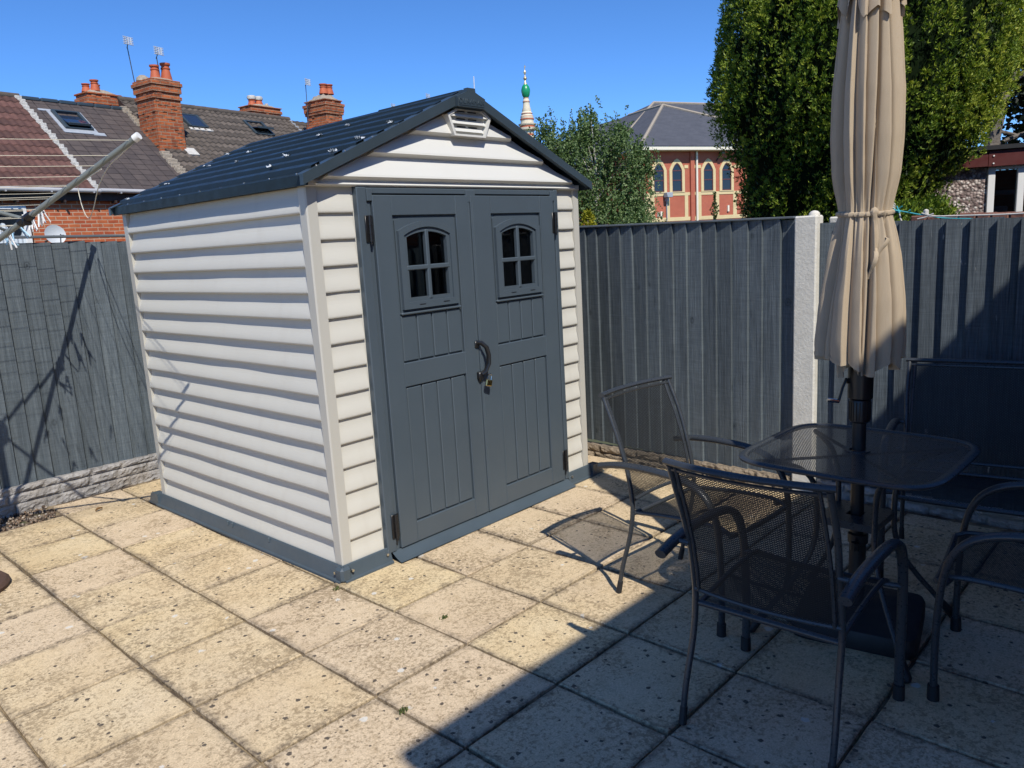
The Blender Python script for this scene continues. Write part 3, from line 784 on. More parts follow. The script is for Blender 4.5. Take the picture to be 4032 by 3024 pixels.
    Rt = leaf(.984, 1.650, 1.122, 1.529, 1.3235, 1.655, -1)
    a = MB(); a.box(.958, .969, -.017, .004, .05, 1.76, .002); a.box(.971, .982, -.022, .004, .05, 1.76, .002); a.build('meeting_strip', M['door'], SH)
    hd = MB(); P = [(.948, -.016, 1.000), (.962, -.046, .997), (.982, -.062, .972), (.991, -.066, .930), (.990, -.064, .885), (.974, -.054, .845), (.958, -.040, .832)]
    hd.tube(P, [.012, .014, .016, .016, .016, .014, .012], 10, flat=.55, up=(1, 0, 0))
    hd.box(.936, .962, -.028, -.016, .97, 1.008, .004); hd.box(.938, .972, -.042, -.016, .800, .842, .005)
    hd.tube([(.955, -.035, .815), (.955, -.02, .79)], .01, 8)
    hd.build('door_handle', M['black_plastic'], Rt)

    # ---------------- gables
    for yy, sg in ((.0, -1), (D, 1)):
        gb = MB(); xo = lambda z: .02+(z-1.80)/RS
        def P(x, o, z): return (x, yy+sg*o, z)
        pl = [(.0, 1.80), (W, 1.80), (W, 1.815), (W/2, 1.815+RS*W/2-.005), (0, 1.815)]
        gb.prism(pl, yy-sg*.02, yy-sg*.002)
        for z0, z1, e in ((1.836, 1.946, .100), (1.946, 2.057, .360), (2.057, 2.196, .622)):
            e1 = e+(z1-.016-z0)/RS; e0 = e
            c = W/2
            if e1 > c-.05: e1 = c-.05
            A = [P(e0, .034, z0+.004), P(W-e0, .034, z0+.004), P(W-e0-.004, .032, z0+.014), P(e0+.004, .032, z0+.014)]
            Bt = [P(e1, .004, z1-.012), P(W-e1, .004, z1-.012)]
            lo = [P(e0-.03, -.004, z0-.016), P(W-e0+.03, -.004, z0-.016)]
            gb.add(A+Bt+lo, [(0, 1, 2, 3), (3, 2, 5, 4), (6, 7, 1, 0), (6, 0, 3, 4), (7, 5, 2, 1)])
        gb.build('gable', M['gable'], SH)
        tb = MB(); tb.box(.0, W, min(yy, yy+sg*.006), max(yy, yy+sg*.006), 1.798, 1.828, .004); tb.box(.05, W-.05, min(yy+sg*.002, yy+sg*.018), max(yy+sg*.002, yy+sg*.018), 1.802, 1.815, .005)
        tb.build('header_strip', M['gable'], SH)
    v = MB(); ho = [(.861, 2.050), (1.083, 2.050), (1.130, 2.148), (1.072, 2.184), (.893, 2.184), (.822, 2.150)]
    cx, cz = .972, 2.116; hi = [(cx+(x-cx)*.89, cz+(z-cz)*.86) for x, z in ho]
    v.ring(ho, hi, -.052, -.01); v.prism([(cx+(x-cx)*.95, cz+(z-cz)*.95) for x, z in ho], -.028, -.02)
    for zc, hw in ((2.078, .100), (2.115, .118), (2.150, .128)):
        v.add([(cx-hw, -.05, zc-.006), (cx+hw, -.05, zc-.006), (cx+hw, -.046, zc+.004), (cx-hw, -.046, zc+.004), (cx-hw*1.02, -.028, zc+.016), (cx+hw*1.02, -.028, zc+.016), (cx+hw, -.03, zc-.004), (cx-hw, -.03, zc-.004)],
              [(0, 1, 2, 3), (3, 2, 5, 4), (7, 6, 1, 0)])
    vo = v.build('vent', M['gable'], SH)
    for zc in (2.060, 2.098, 2.136, 2.172):
        for dx in (-.07, .012): vs = MB(); vs.box(cx+dx, cx+dx+.06, -.0295, -.027, zc-.003, zc+.003); vs.build('vent_slot', M['black_matte'], vo)

    # ---------------- roof
    XE, ZE = -.018, 1.8364
    ya, yb = -.056, D+.045
    nper, ns = 8, 25
    for sg in (1, -1):
        mb = MB(); n = nper*ns; L = W/2-XE; prof = []
        for i in range(n+1):
            q = i/n; x = XE+L*q; z = ZE+RS*(x-XE); t = (q*nper) % 1
            h = float(np.interp(t, (0, .16, .27, .60, .68, 1), (0, 0, 1, 1, 0, 0)))
            z += .030*h
            if sg < 0: x = W-x
            prof.append((x, z))
        ny = 14; vs = []
        for j in range(ny+1):
            y = ya+.012+(yb-ya-.024)*j/ny
            for x, z in prof: vs.append((x, y, z+.0012*math.sin(y*7+x*9)))
        nb = len(vs); vs += [(x, y, z-.004) for x, y, z in vs]
        m = n+1
        fs = [(j*m+i, j*m+i+1, (j+1)*m+i+1, (j+1)*m+i) for j in range(ny) for i in range(n)]
        fs += [(nb+j*m+i, nb+(j+1)*m+i, nb+(j+1)*m+i+1, nb+j*m+i+1) for j in range(ny) for i in range(n)]
        mb.add(vs, fs, smooth=True)
        ro = mb.build('roof_panel', M['roofm'], SH, recalc=False, angle=25)
        if sg > 0:
            sp = [(.28, .55), (.40, 1.25), (.52, .02), (.62, .75), (.12, .45), (.33, .03), (.20, 1.72), (.72, .62), (.18, .02), (.46, 1.7), (.70, 1.9), (.02, 1.86), (.60, 1.45)]
            for x, y in sp:
                fm = MB(); z = ZE+RS*(x-XE)+.028; big = .38 if y > .6 else .55
                for k in range(14):
                    a = random.uniform(0, 6.3); r1 = random.uniform(.010, .026)*big; h = random.uniform(.006, .02)*big
                    px, py = x+random.gauss(0, .008), y+random.gauss(0, .010)
                    fm.add([(px+r1*math.cos(a), py+r1*math.sin(a), z+.004+RS*r1*math.cos(a)), (px+r1*math.cos(a+2), py+r1*math.sin(a+2), z+.004+RS*r1*math.cos(a+2)), (px+r1*.7*math.cos(a+4), py+r1*math.sin(a+4), z+h+.006)], [(0, 1, 2)])
                fm.build('white_film_scrap', M['film'], ro, recalc=False)
            for k in range(9): sc = MB(); sc.lathe([(.006, ZE+.010), (.005, ZE+.017), (.001, ZE+.018)], (XE+.012, .04+k*.22), 8); sc.build('roof_screw', M['screw'], ro)
            for k in range(6): 
                q = .06+.16*k; x = XE+L*q; sc = MB(); sc.lathe([(.006, ZE+RS*(x-XE)+.012), (.005, ZE+RS*(x-XE)+.024), (.001, ZE+RS*(x-XE)+.025)], (x, ya+.016), 8); sc.build('roof_screw', M['screw'], ro)
        # eave trim along the side
        e = MB(); x0 = XE if sg > 0 else W-XE
        q = [(x0-sg*.010, ZE+.006), (x0-sg*.010, ZE-.038), (x0-sg*.004, ZE-.040), (x0+sg*.004, ZE-.012), (x0+sg*.030, ZE+.012), (x0+sg*.034, ZE+.024), (x0+sg*.002, ZE+.012)]
        e.prism(q, ya-.004, yb+.004, 'y'); e.build('eave_trim', M['roofm'], SH)
        # barge boards front and back
        for y0, y1 in ((ya-.014, ya+.012), (yb-.012, yb+.014)):
            b = MB(); xa, xb = XE-.030, W/2-.06
            za, zb = ZE+RS*(xa-XE), ZE+RS*(xb-XE)
            p = [(xa, za-.026), (xb, zb-.022), (xb, zb+.026), (xa, za+.018)]
            if sg < 0: p = [(W-x, z) for x, z in p][::-1]
            b.prism(p, y0, y1, 'y')
            p2 = [(xa+.002, za+.014), (xb, zb+.022), (xb, zb+.027), (xa+.002, za+.0195)]
            if sg < 0: p2 = [(W-x, z) for x, z in p2][::-1]
            yi = y1+.03 if y0 < 0 else y0-.03
            b.prism(p2, min(y0+.001, yi), max(y1-.001, yi), 'y')
            b.build('barge_board', M['trim'], SH)
    rc = MB(); zr = ZE+RS*(W/2-XE)
    for y0, y1, up in ((ya+.012, .62, .012), (.60, 1.27, .006), (1.25, yb-.01, .0)):
        c = W/2; q = [(c-.11, zr-.040+up), (c-.085, zr-.024+up), (c-.035, zr-.006+up), (c-.022, zr+.012+up), (c+.022, zr+.012+up), (c+.035, zr-.006+up), (c+.085, zr-.024+up), (c+.11, zr-.040+up)]
        rc.prism(q+[(c+.11, zr-.052+up), (c-.11, zr-.052+up)], y0, y1, 'y')
    rc.build('ridge_cap', M['roofm'], SH)
    ec = MB(); c = W/2-.004
    ec_o = [(c-.097, 2.184), (c+.097, 2.184), (c+.097, 2.231), (c+.05, 2.249), (c+.031, 2.257), (c+.028, 2.276), (c-.026, 2.276), (c-.030, 2.257), (c-.05, 2.249), (c-.097, 2.231)]
    ec.prism(ec_o, ya-.034, ya-.008, 'y'); ec.box(c-.088, c+.088, ya-.0362, ya-.03, 2.1905, 2.1935)
    ec.prism([(x, z-.006) for x, z in ec_o], ya-.008, ya+.05, 'y')
    eo = ec.build('ridge_end_cap', M['trim'], SH)
    fc = bpy.data.curves.new('lettering', 'FONT'); fc.body = 'DURAMAX'; fc.size = .034; fc.extrude = .0012; fc.bevel_depth = .0004; fc.align_x = 'CENTER'; fc.space_character = 1.12
    tmp = bpy.data.objects.new('lettering_curve', fc); C.objects.link(tmp)
    bpy.context.view_layer.update()
    me = bpy.data.meshes.new_from_object(tmp.evaluated_get(bpy.context.evaluated_depsgraph_get()))
    bpy.data.objects.remove(tmp); me.name = 'lettering'; me.materials.clear(); me.materials.append(M['trim'])
    lo = bpy.data.objects.new('lettering', me); C.objects.link(lo); lo.parent = eo
    lo.location = (c, ya-.0348, 2.1995); lo.rotation_euler = (PI/2, 0, 0)
    # padlock hanging on the latch
    p = thing('padlock', 'small brass padlock hanging from the black handle of the shed doors', 'padlock', (.985, -.056, .76))
    b = MB(); b.box(-.020, .020, -.007, .007, 0, .036, .004); b.build('body', M['brass'], p)
    s = MB(); s.tube([(-.012, 0, .030)]+[(.012*-math.cos(a), 0, .055+.012*math.sin(a)) for a in np.linspace(0, PI, 9)]+[(.012, 0, .030)], .0032, 8); s.build('shackle', M['steel'], p)
    p.rotation_euler = (0, R(14), R(-10))
shed()

# ================================================================ FURNITURE
def expanded(fn, U, V, pu=.0130, pv=.0070, sw=.0027, inside=None):
    """expanded-metal sheet: fn(u,v) -> (point, normal) with u, v in metres"""
    nu, nv = int(round(U/(pu/2))), int(round(V/(pv/2)))
    out = []
    cache = {}
    def at(i, j):
        if (i, j) not in cache: cache[i, j] = fn(U*i/nu, V*j/nv)
        return cache[i, j]
    for i in range(nu):
        for j in range(nv+1):
            if (i+j) % 2: continue
            for dj in (1, -1):
                if not 0 <= j+dj <= nv: continue
                if inside and not (inside(U*i/nu, V*j/nv) and inside(U*(i+1)/nu, V*(j+dj)/nv)): continue
                a, na = at(i, j); b, nb = at(i+1, j+dj)
                d = b-a; side = na.cross(d); side.normalize(); w = side*(sw/2); h = na*(.0001*dj)
                out += [a-w-h, b-w-h, b+w+h, a+w+h]
    return np.array([tuple(p) for p in out], dtype=np.float32)
def smooth_path(P, n=4):
    P = [Vector(p) for p in P]; o = []
    for i in range(len(P)-1):
        p0, p1, p2, p3 = P[max(i-1, 0)], P[i], P[i+1], P[min(i+2, len(P)-1)]
        for k in range(n):
            t = k/n; o.append(.5*((2*p1)+(p2-p0)*t+(2*p0-5*p1+4*p2-p3)*t*t+(3*p1-p0-3*p2+p3)*t**3))
    return o+[P[-1]]
BACK = [(0, 0), (.026, .12), (.066, .27), (.084, .385), (.078, .47), (.052, .59), (.008, .72), (-.052, .858)]
def bx(z):
    for (a, za), (b, zb) in zip(BACK, BACK[1:]):
        if za <= z <= zb: return a+(b-a)*(z-za)/(zb-za)
    return BACK[-1][0]
def make_seat(name, label, cat, hw, group, bench=False):
    t = thing(name, label, cat, (0, 0, 0), 0, group)
    fm = M['frame_metal']
    for sy in (1, -1):
        l = MB(); l.tube(smooth_path([(x, sy*(hw+(.006 if z < .2 or z > .7 else 0)), z+.002) for x, z in BACK], 4), .0098, 10)
        o = l.build('rear_leg', fm, t)
        f = MB(); f.tube([(0, sy*(hw+.006), 0), (.012, sy*(hw+.006), .055)], [.0125, .0118], 10); f.build('foot_cap', M['black_matte'], o)
        a = MB(); ya = sy*(hw+.046); P = smooth_path([(-.045, ya, .572), (.06, ya, .592), (.20, ya, .598), (.34, ya, .590), (.425, ya-sy*.002, .565), (.480, ya-sy*.004, .515), (.512, ya-sy*.006, .43), (.525, ya-sy*.008, .30), (.528, ya-sy*.010, .15), (.526, ya-sy*.008, .002)], 5)
        m = len(P); rr = [.0190 if i < m*.45 else .0190-.0035*min(1, (i-m*.45)/(m*.2)) for i in range(m)]
        a.tube(P, rr, 12, flat=.74, up=(0, 0, 1) if False else (.35, 0, 1))
        a.tube([(.047, sy*hw, .588), (.04, ya, .590)], .008, 8); a.tube([(.500, sy*(hw-.03), .392), (.516, ya-sy*.006, .392)], .009, 8)
        o = a.build('armrest', fm, t)
        f = MB(); f.tube([(.526, ya-sy*.008, 0), (.527, ya-sy*.008, .05)], [.0185, .0175], 10); f.build('foot_cap', M['black_matte'], o)
    bow = .028 if not bench else .004
    def yb(y): return bow*(1-(y/hw)**2)
    b = MB()
    n = 14
    b.tube([(-.055-yb(y)*1.0, y, .868) for y in np.linspace(-hw-.020, hw+.020, n)], .0135, 12, flat=.72, up=(0, 0, 1))
    b.tube([(bx(.43)-yb(y)*.9, y, .428) for y in np.linspace(-hw, hw, n)], .0075, 8)
    for sy in (1, -1): b.tube([(bx(z)-yb(sy*(hw-.018))-.004, sy*(hw-.017), z) for z in np.linspace(.43, .86, 9)], .006, 6)
    b.tube([(bx(.845)-yb(y)-.002, y, .847) for y in np.linspace(-hw, hw, n)], .006, 6)
    b.build('back_frame', fm, t)
    def bfn(u, v):
        y = -hw+.016+u; z = .432+v; x = bx(z)-yb(y)*.95-.003
        return Vector((x, y, z)), Vector((1, 0, .25)).normalized()
    fastmesh('backrest', expanded(bfn, 2*hw-.032, .415), 4, M['mesh_metal'], t)
    def sz(x): 
        q = (x-.09)/.45
        return .378+.030*math.sin(min(q, 1)*PI*.62) - (max(0, q-.86)/.14)**2*.020
    s = MB()
    for sy in (1, -1): s.tube([(x, sy*(hw-.012), sz(x)) for x in np.linspace(.088, .535, 14)], .009, 8)
    s.tube([(.090, y, .378) for y in np.linspace(-hw, hw, 4)], .0098, 10); s.tube([(.538, y, sz(.538)-.002-.012*(1-(y/hw)**2)) for y in np.linspace(-hw+.012, hw-.012, 8)], .0105, 8)
    s.tube([(.30, y, sz(.3)-.012-.01*(1-(y/hw)**2)) for y in np.linspace(-hw+.012, hw-.012, 6)], .006, 6)
    s.build('seat_frame', fm, t)
    def sfn(u, v):
        y = -hw+.016+u; x = .095+v; return Vector((x, y, sz(x)-.012*(1-(y/hw)**2))), Vector((0, 0, 1))
    fastmesh('seat', expanded(sfn, 2*hw-.032, .44), 4, M['mesh_metal'], t)
    return t
GRP = 'charcoal mesh garden seats round the table'
chA = make_seat('garden_chair', 'charcoal mesh garden chair half in sun, its back towards the shed doors', 'chair', .222, GRP)
def place(o, fwd, rear_mid): o.location = (rear_mid[0], rear_mid[1], 0); o.rotation_euler.z = math.atan2(fwd[1], fwd[0])
chB = dup(chA, (0, 0, 0), 0, 'charcoal mesh garden chair nearest the viewer, shaded, seen from behind its backrest')
chC = dup(chA, (0, 0, 0), 0, 'charcoal mesh garden chair cut off by the right edge, only arms and seat front showing')
place(chA, (-.085, -.996), (.872, -1.122)); place(chB, (.999, .015), (.005, -2.010)); place(chC, (-.10, .995), (.907, -2.845))
bn = make_seat('garden_bench', 'wide charcoal mesh garden bench with tall back against the shaded fence', 'bench', .53, GRP, True)
place(bn, (-.985, -.17), (2.005, -2.41))

def table():
    cx, cy = .930, -1.985
    t = thing('garden_table', 'square charcoal mesh garden table with rounded corners pierced by the parasol pole', 'table', (cx, cy, 0), R(-1.5))
    H = .336; e = 5.2
    def rim(k, n=64, s=1):
        a = 2*PI*k/n; c, q = math.cos(a), math.sin(a)
        return (math.copysign(abs(c)**(2/e), c)*H*s, math.copysign(abs(q)**(2/e), q)*H*s)
    m = MB(); m.tube([(*rim(k), .688) for k in range(64)], .0185, 10, flat=.5, up=(0, 0, 1), closed=True)
    m.build('rim', M['frame_metal'], t)
    def ins(u, v):
        x, y = u-H, v-H; r2 = x*x+y*y
        return (abs(x)/(H-.008))**e+(abs(y)/(H-.008))**e < 1 and r2 > .0285**2
    fastmesh('table_top', expanded(lambda u, v: (Vector((u-H, v-H, .694)), Vector((0, 0, 1))), 2*H, 2*H, .0125, .0068, .0031, ins), 4, M['frame_metal'], t)
    r = MB(); r.ring([(.044*math.cos(a), .044*math.sin(a)) for a in np.linspace(0, 2*PI, 25)[:-1]], [(.0285*math.cos(a), .0285*math.sin(a)) for a in np.linspace(0, 2*PI, 25)[:-1]], .690, .698, 'z'); r.build('pole_ring', M['frame_metal'], t)
    s = MB()
    for a in (PI/4, 3*PI/4):
        d = (math.cos(a), math.sin(a))
        for sg in (1, -1): s.tube([(sg*d[0]*.03, sg*d[1]*.03, .676), (sg*d[0]*.37, sg*d[1]*.37, .676)], .009, 8, flat=.6, up=(0, 0, 1))
    s.build('support_bar', M['frame_metal'], t)
    for i in range(4):
        a = PI/4+i*PI/2; d = (math.cos(a), math.sin(a))
        P = smooth_path([(.375, .674), (.30, .664), (.215, .640), (.165, .590), (.148, .52), (.146, .44), (.150, .37), (.178, .285), (.235, .20), (.31, .11), (.375, .03)], 4)
        P = [(d[0]*p[0], d[1]*p[0], p[1]) for p in [(q.x, q.y) for q in P]] if False else None
        pts = smooth_path([(d[0]*r_, d[1]*r_, z) for r_, z in [(.375, .674), (.30, .664), (.215, .640), (.165, .590), (.148, .52), (.146, .44), (.150, .37), (.178, .285), (.235, .20), (.31, .11), (.375, .03)]], 4)
        l = MB(); l.tube(pts, .0102, 10); lo = l.build('leg', M['frame_metal'], t)
        f = MB(); f.tube([(d[0]*.33, d[1]*.33, .085), (d[0]*.36, d[1]*.36, .05), (d[0]*.392, d[1]*.392, .012), (d[0]*.402, d[1]*.402, .004)], [.0135, .015, .018, .010], 10); f.build('foot_cap', M['black_matte'], lo)
    sh = MB(); sh.ring([(.105, -.105), (.105, .105), (-.105, .105), (-.105, -.105)], [(.027, -.027), (.027, .027), (-.027, .027), (-.027, -.027)], .425, .452, 'z'); sh.build('lower_shelf', M['frame_metal'], t)
table()

# ================================================================ PARASOL
def parasol():
    px, py = .942, -1.986
    t = thing('parasol', 'closed taupe canvas garden parasol tied round its middle with a cord', 'parasol', (px, py, 0))
    cam_a = math.atan2(-2.914-py, -1.928-px)         # towards the viewer
    key = [(.95, .160), (1.0, .172), (1.10, .180), (1.25, .172), (1.40, .150), (1.50, .126), (1.548, .112), (1.60, .122), (1.68, .138), (1.80, .148), (1.95, .146), (2.10, .130), (2.25, .112), (2.45, .090), (2.66, .062), (2.80, .030)]
    kz, kr = np.array([k[0] for k in key]), np.array([k[1] for k in key])
    rs = random.Random(12); NF = 15
    edges = sorted(2*PI*(i+rs.uniform(-.33, .33))/NF for i in range(NF)); sgn = [rs.choice((1, 1, 1, -1)) for _ in range(NF)]; amp = [rs.uniform(.20, .36) for _ in range(NF)]; tw = [rs.uniform(-.30, .30) for _ in range(NF)]
    he = [(rs.uniform(-.055, .055), rs.uniform(-.055, .055)) for _ in range(NF)]
    aL = math.atan2(.741, -.669)
    deeps = [(aL+PI/2+.42+q, sw, dp, tz) for q, sw, dp, tz in ((-.62, .05, .34, .20), (-.02, .065, .40, -.12), (.55, .05, .30, .1), (1.9, .06, .3, .1), (3.1, .07, .35, -.2), (4.3, .06, .3, .15))]
    def tooth(a, z):
        a %= 2*PI; f = min(1, abs(z-1.55)/.5)
        E = [(edges[i]+tw[i]*(z-1.55)*.6) % (2*PI) for i in range(NF)]
        best = min(range(NF), key=lambda i: (a-E[i]) % (2*PI)); st = E[best]
        nx = min(((E[i]-st) % (2*PI)) for i in range(NF) if i != best)
        return best, ((a-st) % (2*PI))/max(nx, 1e-4), nx
    def rad(a, z, k=1.0):
        R0 = float(np.interp(z, kz, kr))*.70; tie = math.exp(-((z-1.548)/.06)**2)
        i, v, wd = tooth(a, z)
        if sgn[i] < 0: v = 1-v
        dw = .07
        q = (v/(1-dw))**.62 if v < 1-dw else (1-v)/dw
        q = max(0, min(1, q))
        g = math.sin(23*a+3*math.sin(2*a))*.5+math.sin(37*a+1)*.4
        spread = min(1, wd/.42)
        deep = sum(dp*math.exp(-(((a-c0-tz*(z-1.55)+PI) % (2*PI)-PI)/sw)**2) for c0, sw, dp, tz in deeps)*(1-.7*tie)
        flare = 1+.16*max(0, math.cos(a-aL))**3*max(0, min(1, (1.36-z)/.3))
        return R0*k*flare*(1-deep+amp[i]*spread*(1-.55*tie)*(q-.62)*1.15+.045*tie*g+.030*g*math.exp(-((z-1.50)/.10)**2)+.016*math.sin(3*a+z*5)+.010*math.sin(7*a-z*9))
    def hem(a):
        i, v, wd = tooth(a, 1.05); z0, z1 = he[i]
        return 1.005+.095*math.sin((a-cam_a-.12)*.5)**2*(1.15 if math.sin(a-cam_a) < 0 else .75)*1.6*(1-.45*math.sin((a-cam_a)*.5)**2)+z0+(z1-z0)*v
    c = MB(); NU, NV = 420, 96
    def cf(u, v):
        a = 2*PI*u; h = hem(a); z = h+(2.80-h)*v
        r = rad(a, z)
        return (r*math.cos(a), r*math.sin(a), z)
    c.grid(cf, NU, NV)
    def hf(u, v):
        a = 2*PI*u; h = hem(a)-.001+.014*v; r = rad(a, h)+.0018
        return (r*math.cos(a), r*math.sin(a), h)
    c.grid(hf, NU, 2)
    def inf(u, v):
        a = 2*PI*u; z = hem(a+1.3)-.020+.42*v; r = rad(a+.6, z, .62-.1*v)
        return (r*math.cos(a), r*math.sin(a), z)
    c.grid(inf, 200, 14)
    c.build('canopy', M['canvas'], t, angle=180, recalc=False)
    fl = MB()
    def ff(u, v):
        a = 2*PI*u; q = (a*8/(2*PI)+.35) % 1; h = 2.165+.085*abs(q-.5)*2*(.8+.4*math.sin(a*3)); z = h+(2.60-h)*v
        r = rad(a, z)*1.0+.011*(1-v)**.5+.004
        return (r*math.cos(a), r*math.sin(a), z)
    fl.grid(ff, 240, 20); fl.build('vent_flap', M['canvas'], t, angle=180, recalc=False)
    s = MB(); s.tube([((rad(a, 1.548)+.003)*math.cos(a), (rad(a, 1.548)+.003)*math.sin(a), 1.548+.006*math.sin(a+1)) for a in np.linspace(0, 2*PI, 97)[:-1]], .0085, 8, flat=1.0, closed=True)
    def tail(a0, zs, off):
        P = []
        for i, z in enumerate(np.linspace(1.548, zs, 14)):
            a = a0+off*math.sin(i*.35); r = rad(a, z)+.010
            P.append((r*math.cos(a), r*math.sin(a), z))
        s.tube(P, .0075, 8, flat=.3, up=(math.cos(a0), math.sin(a0), 0))
    tail(cam_a+.30, 1.325, .10); tail(cam_a+.62, 1.40, .22)
    s.lathe([(.004, 1.532), (.013, 1.540), (.015, 1.55), (.010, 1.560), (.003, 1.565)], ((rad(cam_a+.34, 1.548)+.006)*math.cos(cam_a+.34), (rad(cam_a+.34, 1.548)+.006)*math.sin(cam_a+.34)), 8)
    s.build('tie_cord', M['canvas'], t)
    p = MB(); p.tube([(0, 0, .10), (0, 0, .83)], .0235, 16); p.build('pole', M['pole_metal'], t)
    p = MB(); p.tube([(0, 0, .80), (0, 0, 2.78)], .019, 12); p.lathe([(.019, 2.78), (.03, 2.80), (.028, 2.83), (.012, 2.86), (.004, 2.87)]); p.build('upper_pole', M['pole_metal'], t)
    h = MB(); h.lathe([(.036, .885), (.043, .892), (.043, 1.0), (.04, 1.06), (.02, 1.07)], n=24); h.build('crank_housing', M['black_plastic'], t)
    n = 32; h = MB(); h.lathe([(.030, .800), (.036, .806), (.036, .880), (.034, .884)], n=24)
    for k in range(20): a = 2*PI*k/20; h.tube([(.036*math.cos(a), .036*math.sin(a), .81), (.036*math.cos(a), .036*math.sin(a), .878)], .0022, 5)
    h.build('collar', M['black_plastic'], t)
    lx, ly = -.669, .741
    k = MB(); k.tube([(lx*.03, ly*.03, .955), (lx*.052, ly*.052, .955)], .010, 10)
    k.tube([(lx*.052, ly*.052, .965), (lx*.062-.01, ly*.062, .93), (lx*.072-.02, ly*.072, .882)], .008, 8, flat=.5, up=(lx, ly, 0)); ko = k.build('crank_handle', M['black_plastic'], t)
    g = MB(); g.tube([(lx*.070-.02, ly*.070, .884), (lx*.112-.02, ly*.112, .892)], .0075, 8); g.build('grip', M['steel'], ko)
    # ribs' ends peeping from the hem
    for i in range(8):
        r = MB(); a = 2*PI*i/8+.3; r.tube([(.055*math.cos(a), .055*math.sin(a), 1.5), (.075*math.cos(a), .075*math.sin(a), 1.07)], .005, 6)
        r.tube([(.075*math.cos(a), .075*math.sin(a), 1.07), (.078*math.cos(a), .078*math.sin(a), 1.035)], .008, 6); r.build('rib', M['black_plastic'], t)
    b = thing('weighted_stand', 'heavy square black plastic weight on the slabs under the table, holding the pole', 'stand', (.957, -2.0, 0), R(10.4))
    m = MB(); H = .215
    def sq(s, z, e=9):
        return [(math.copysign(abs(math.cos(a))**(2/e), math.cos(a))*H*s, math.copysign(abs(math.sin(a))**(2/e), math.sin(a))*H*s, z) for a in np.linspace(0, 2*PI, 49)[:-1]]
    rings = [sq(.98, 0), sq(1, .012), sq(1, .055), sq(.97, .070), sq(.90, .077), sq(.30, .092, 3), sq(.17, .10, 2)]
    vs = [p for q in rings for p in q]; n = 48
    m.add(vs, [(i*n+k, i*n+(k+1) % n, (i+1)*n+(k+1) % n, (i+1)*n+k) for i in range(len(rings)-1) for k in range(n)], smooth=True)
    m.add(rings[-1], [tuple(range(n))]); m.build('weight', M['black_matte'], b)
    m = MB(); m.tube([(-.015, .011, .09), (-.015, .011, .36)], .030, 16); m.lathe([(.031, .335), (.036, .338), (.036, .372), (.031, .375)], (-.015, .011), 16); m.build('sleeve', M['pole_metal'], b)
    m = MB(); m.tube([(-.045, .011, .345), (-.075, .011, .345)], .006, 8); m.lathe([(.004, .325), (.016, .33), (.016, .36), (.004, .365)], (-.083, .011), 8); m.build('clamp_knob', M['black_plastic'], b)
parasol()

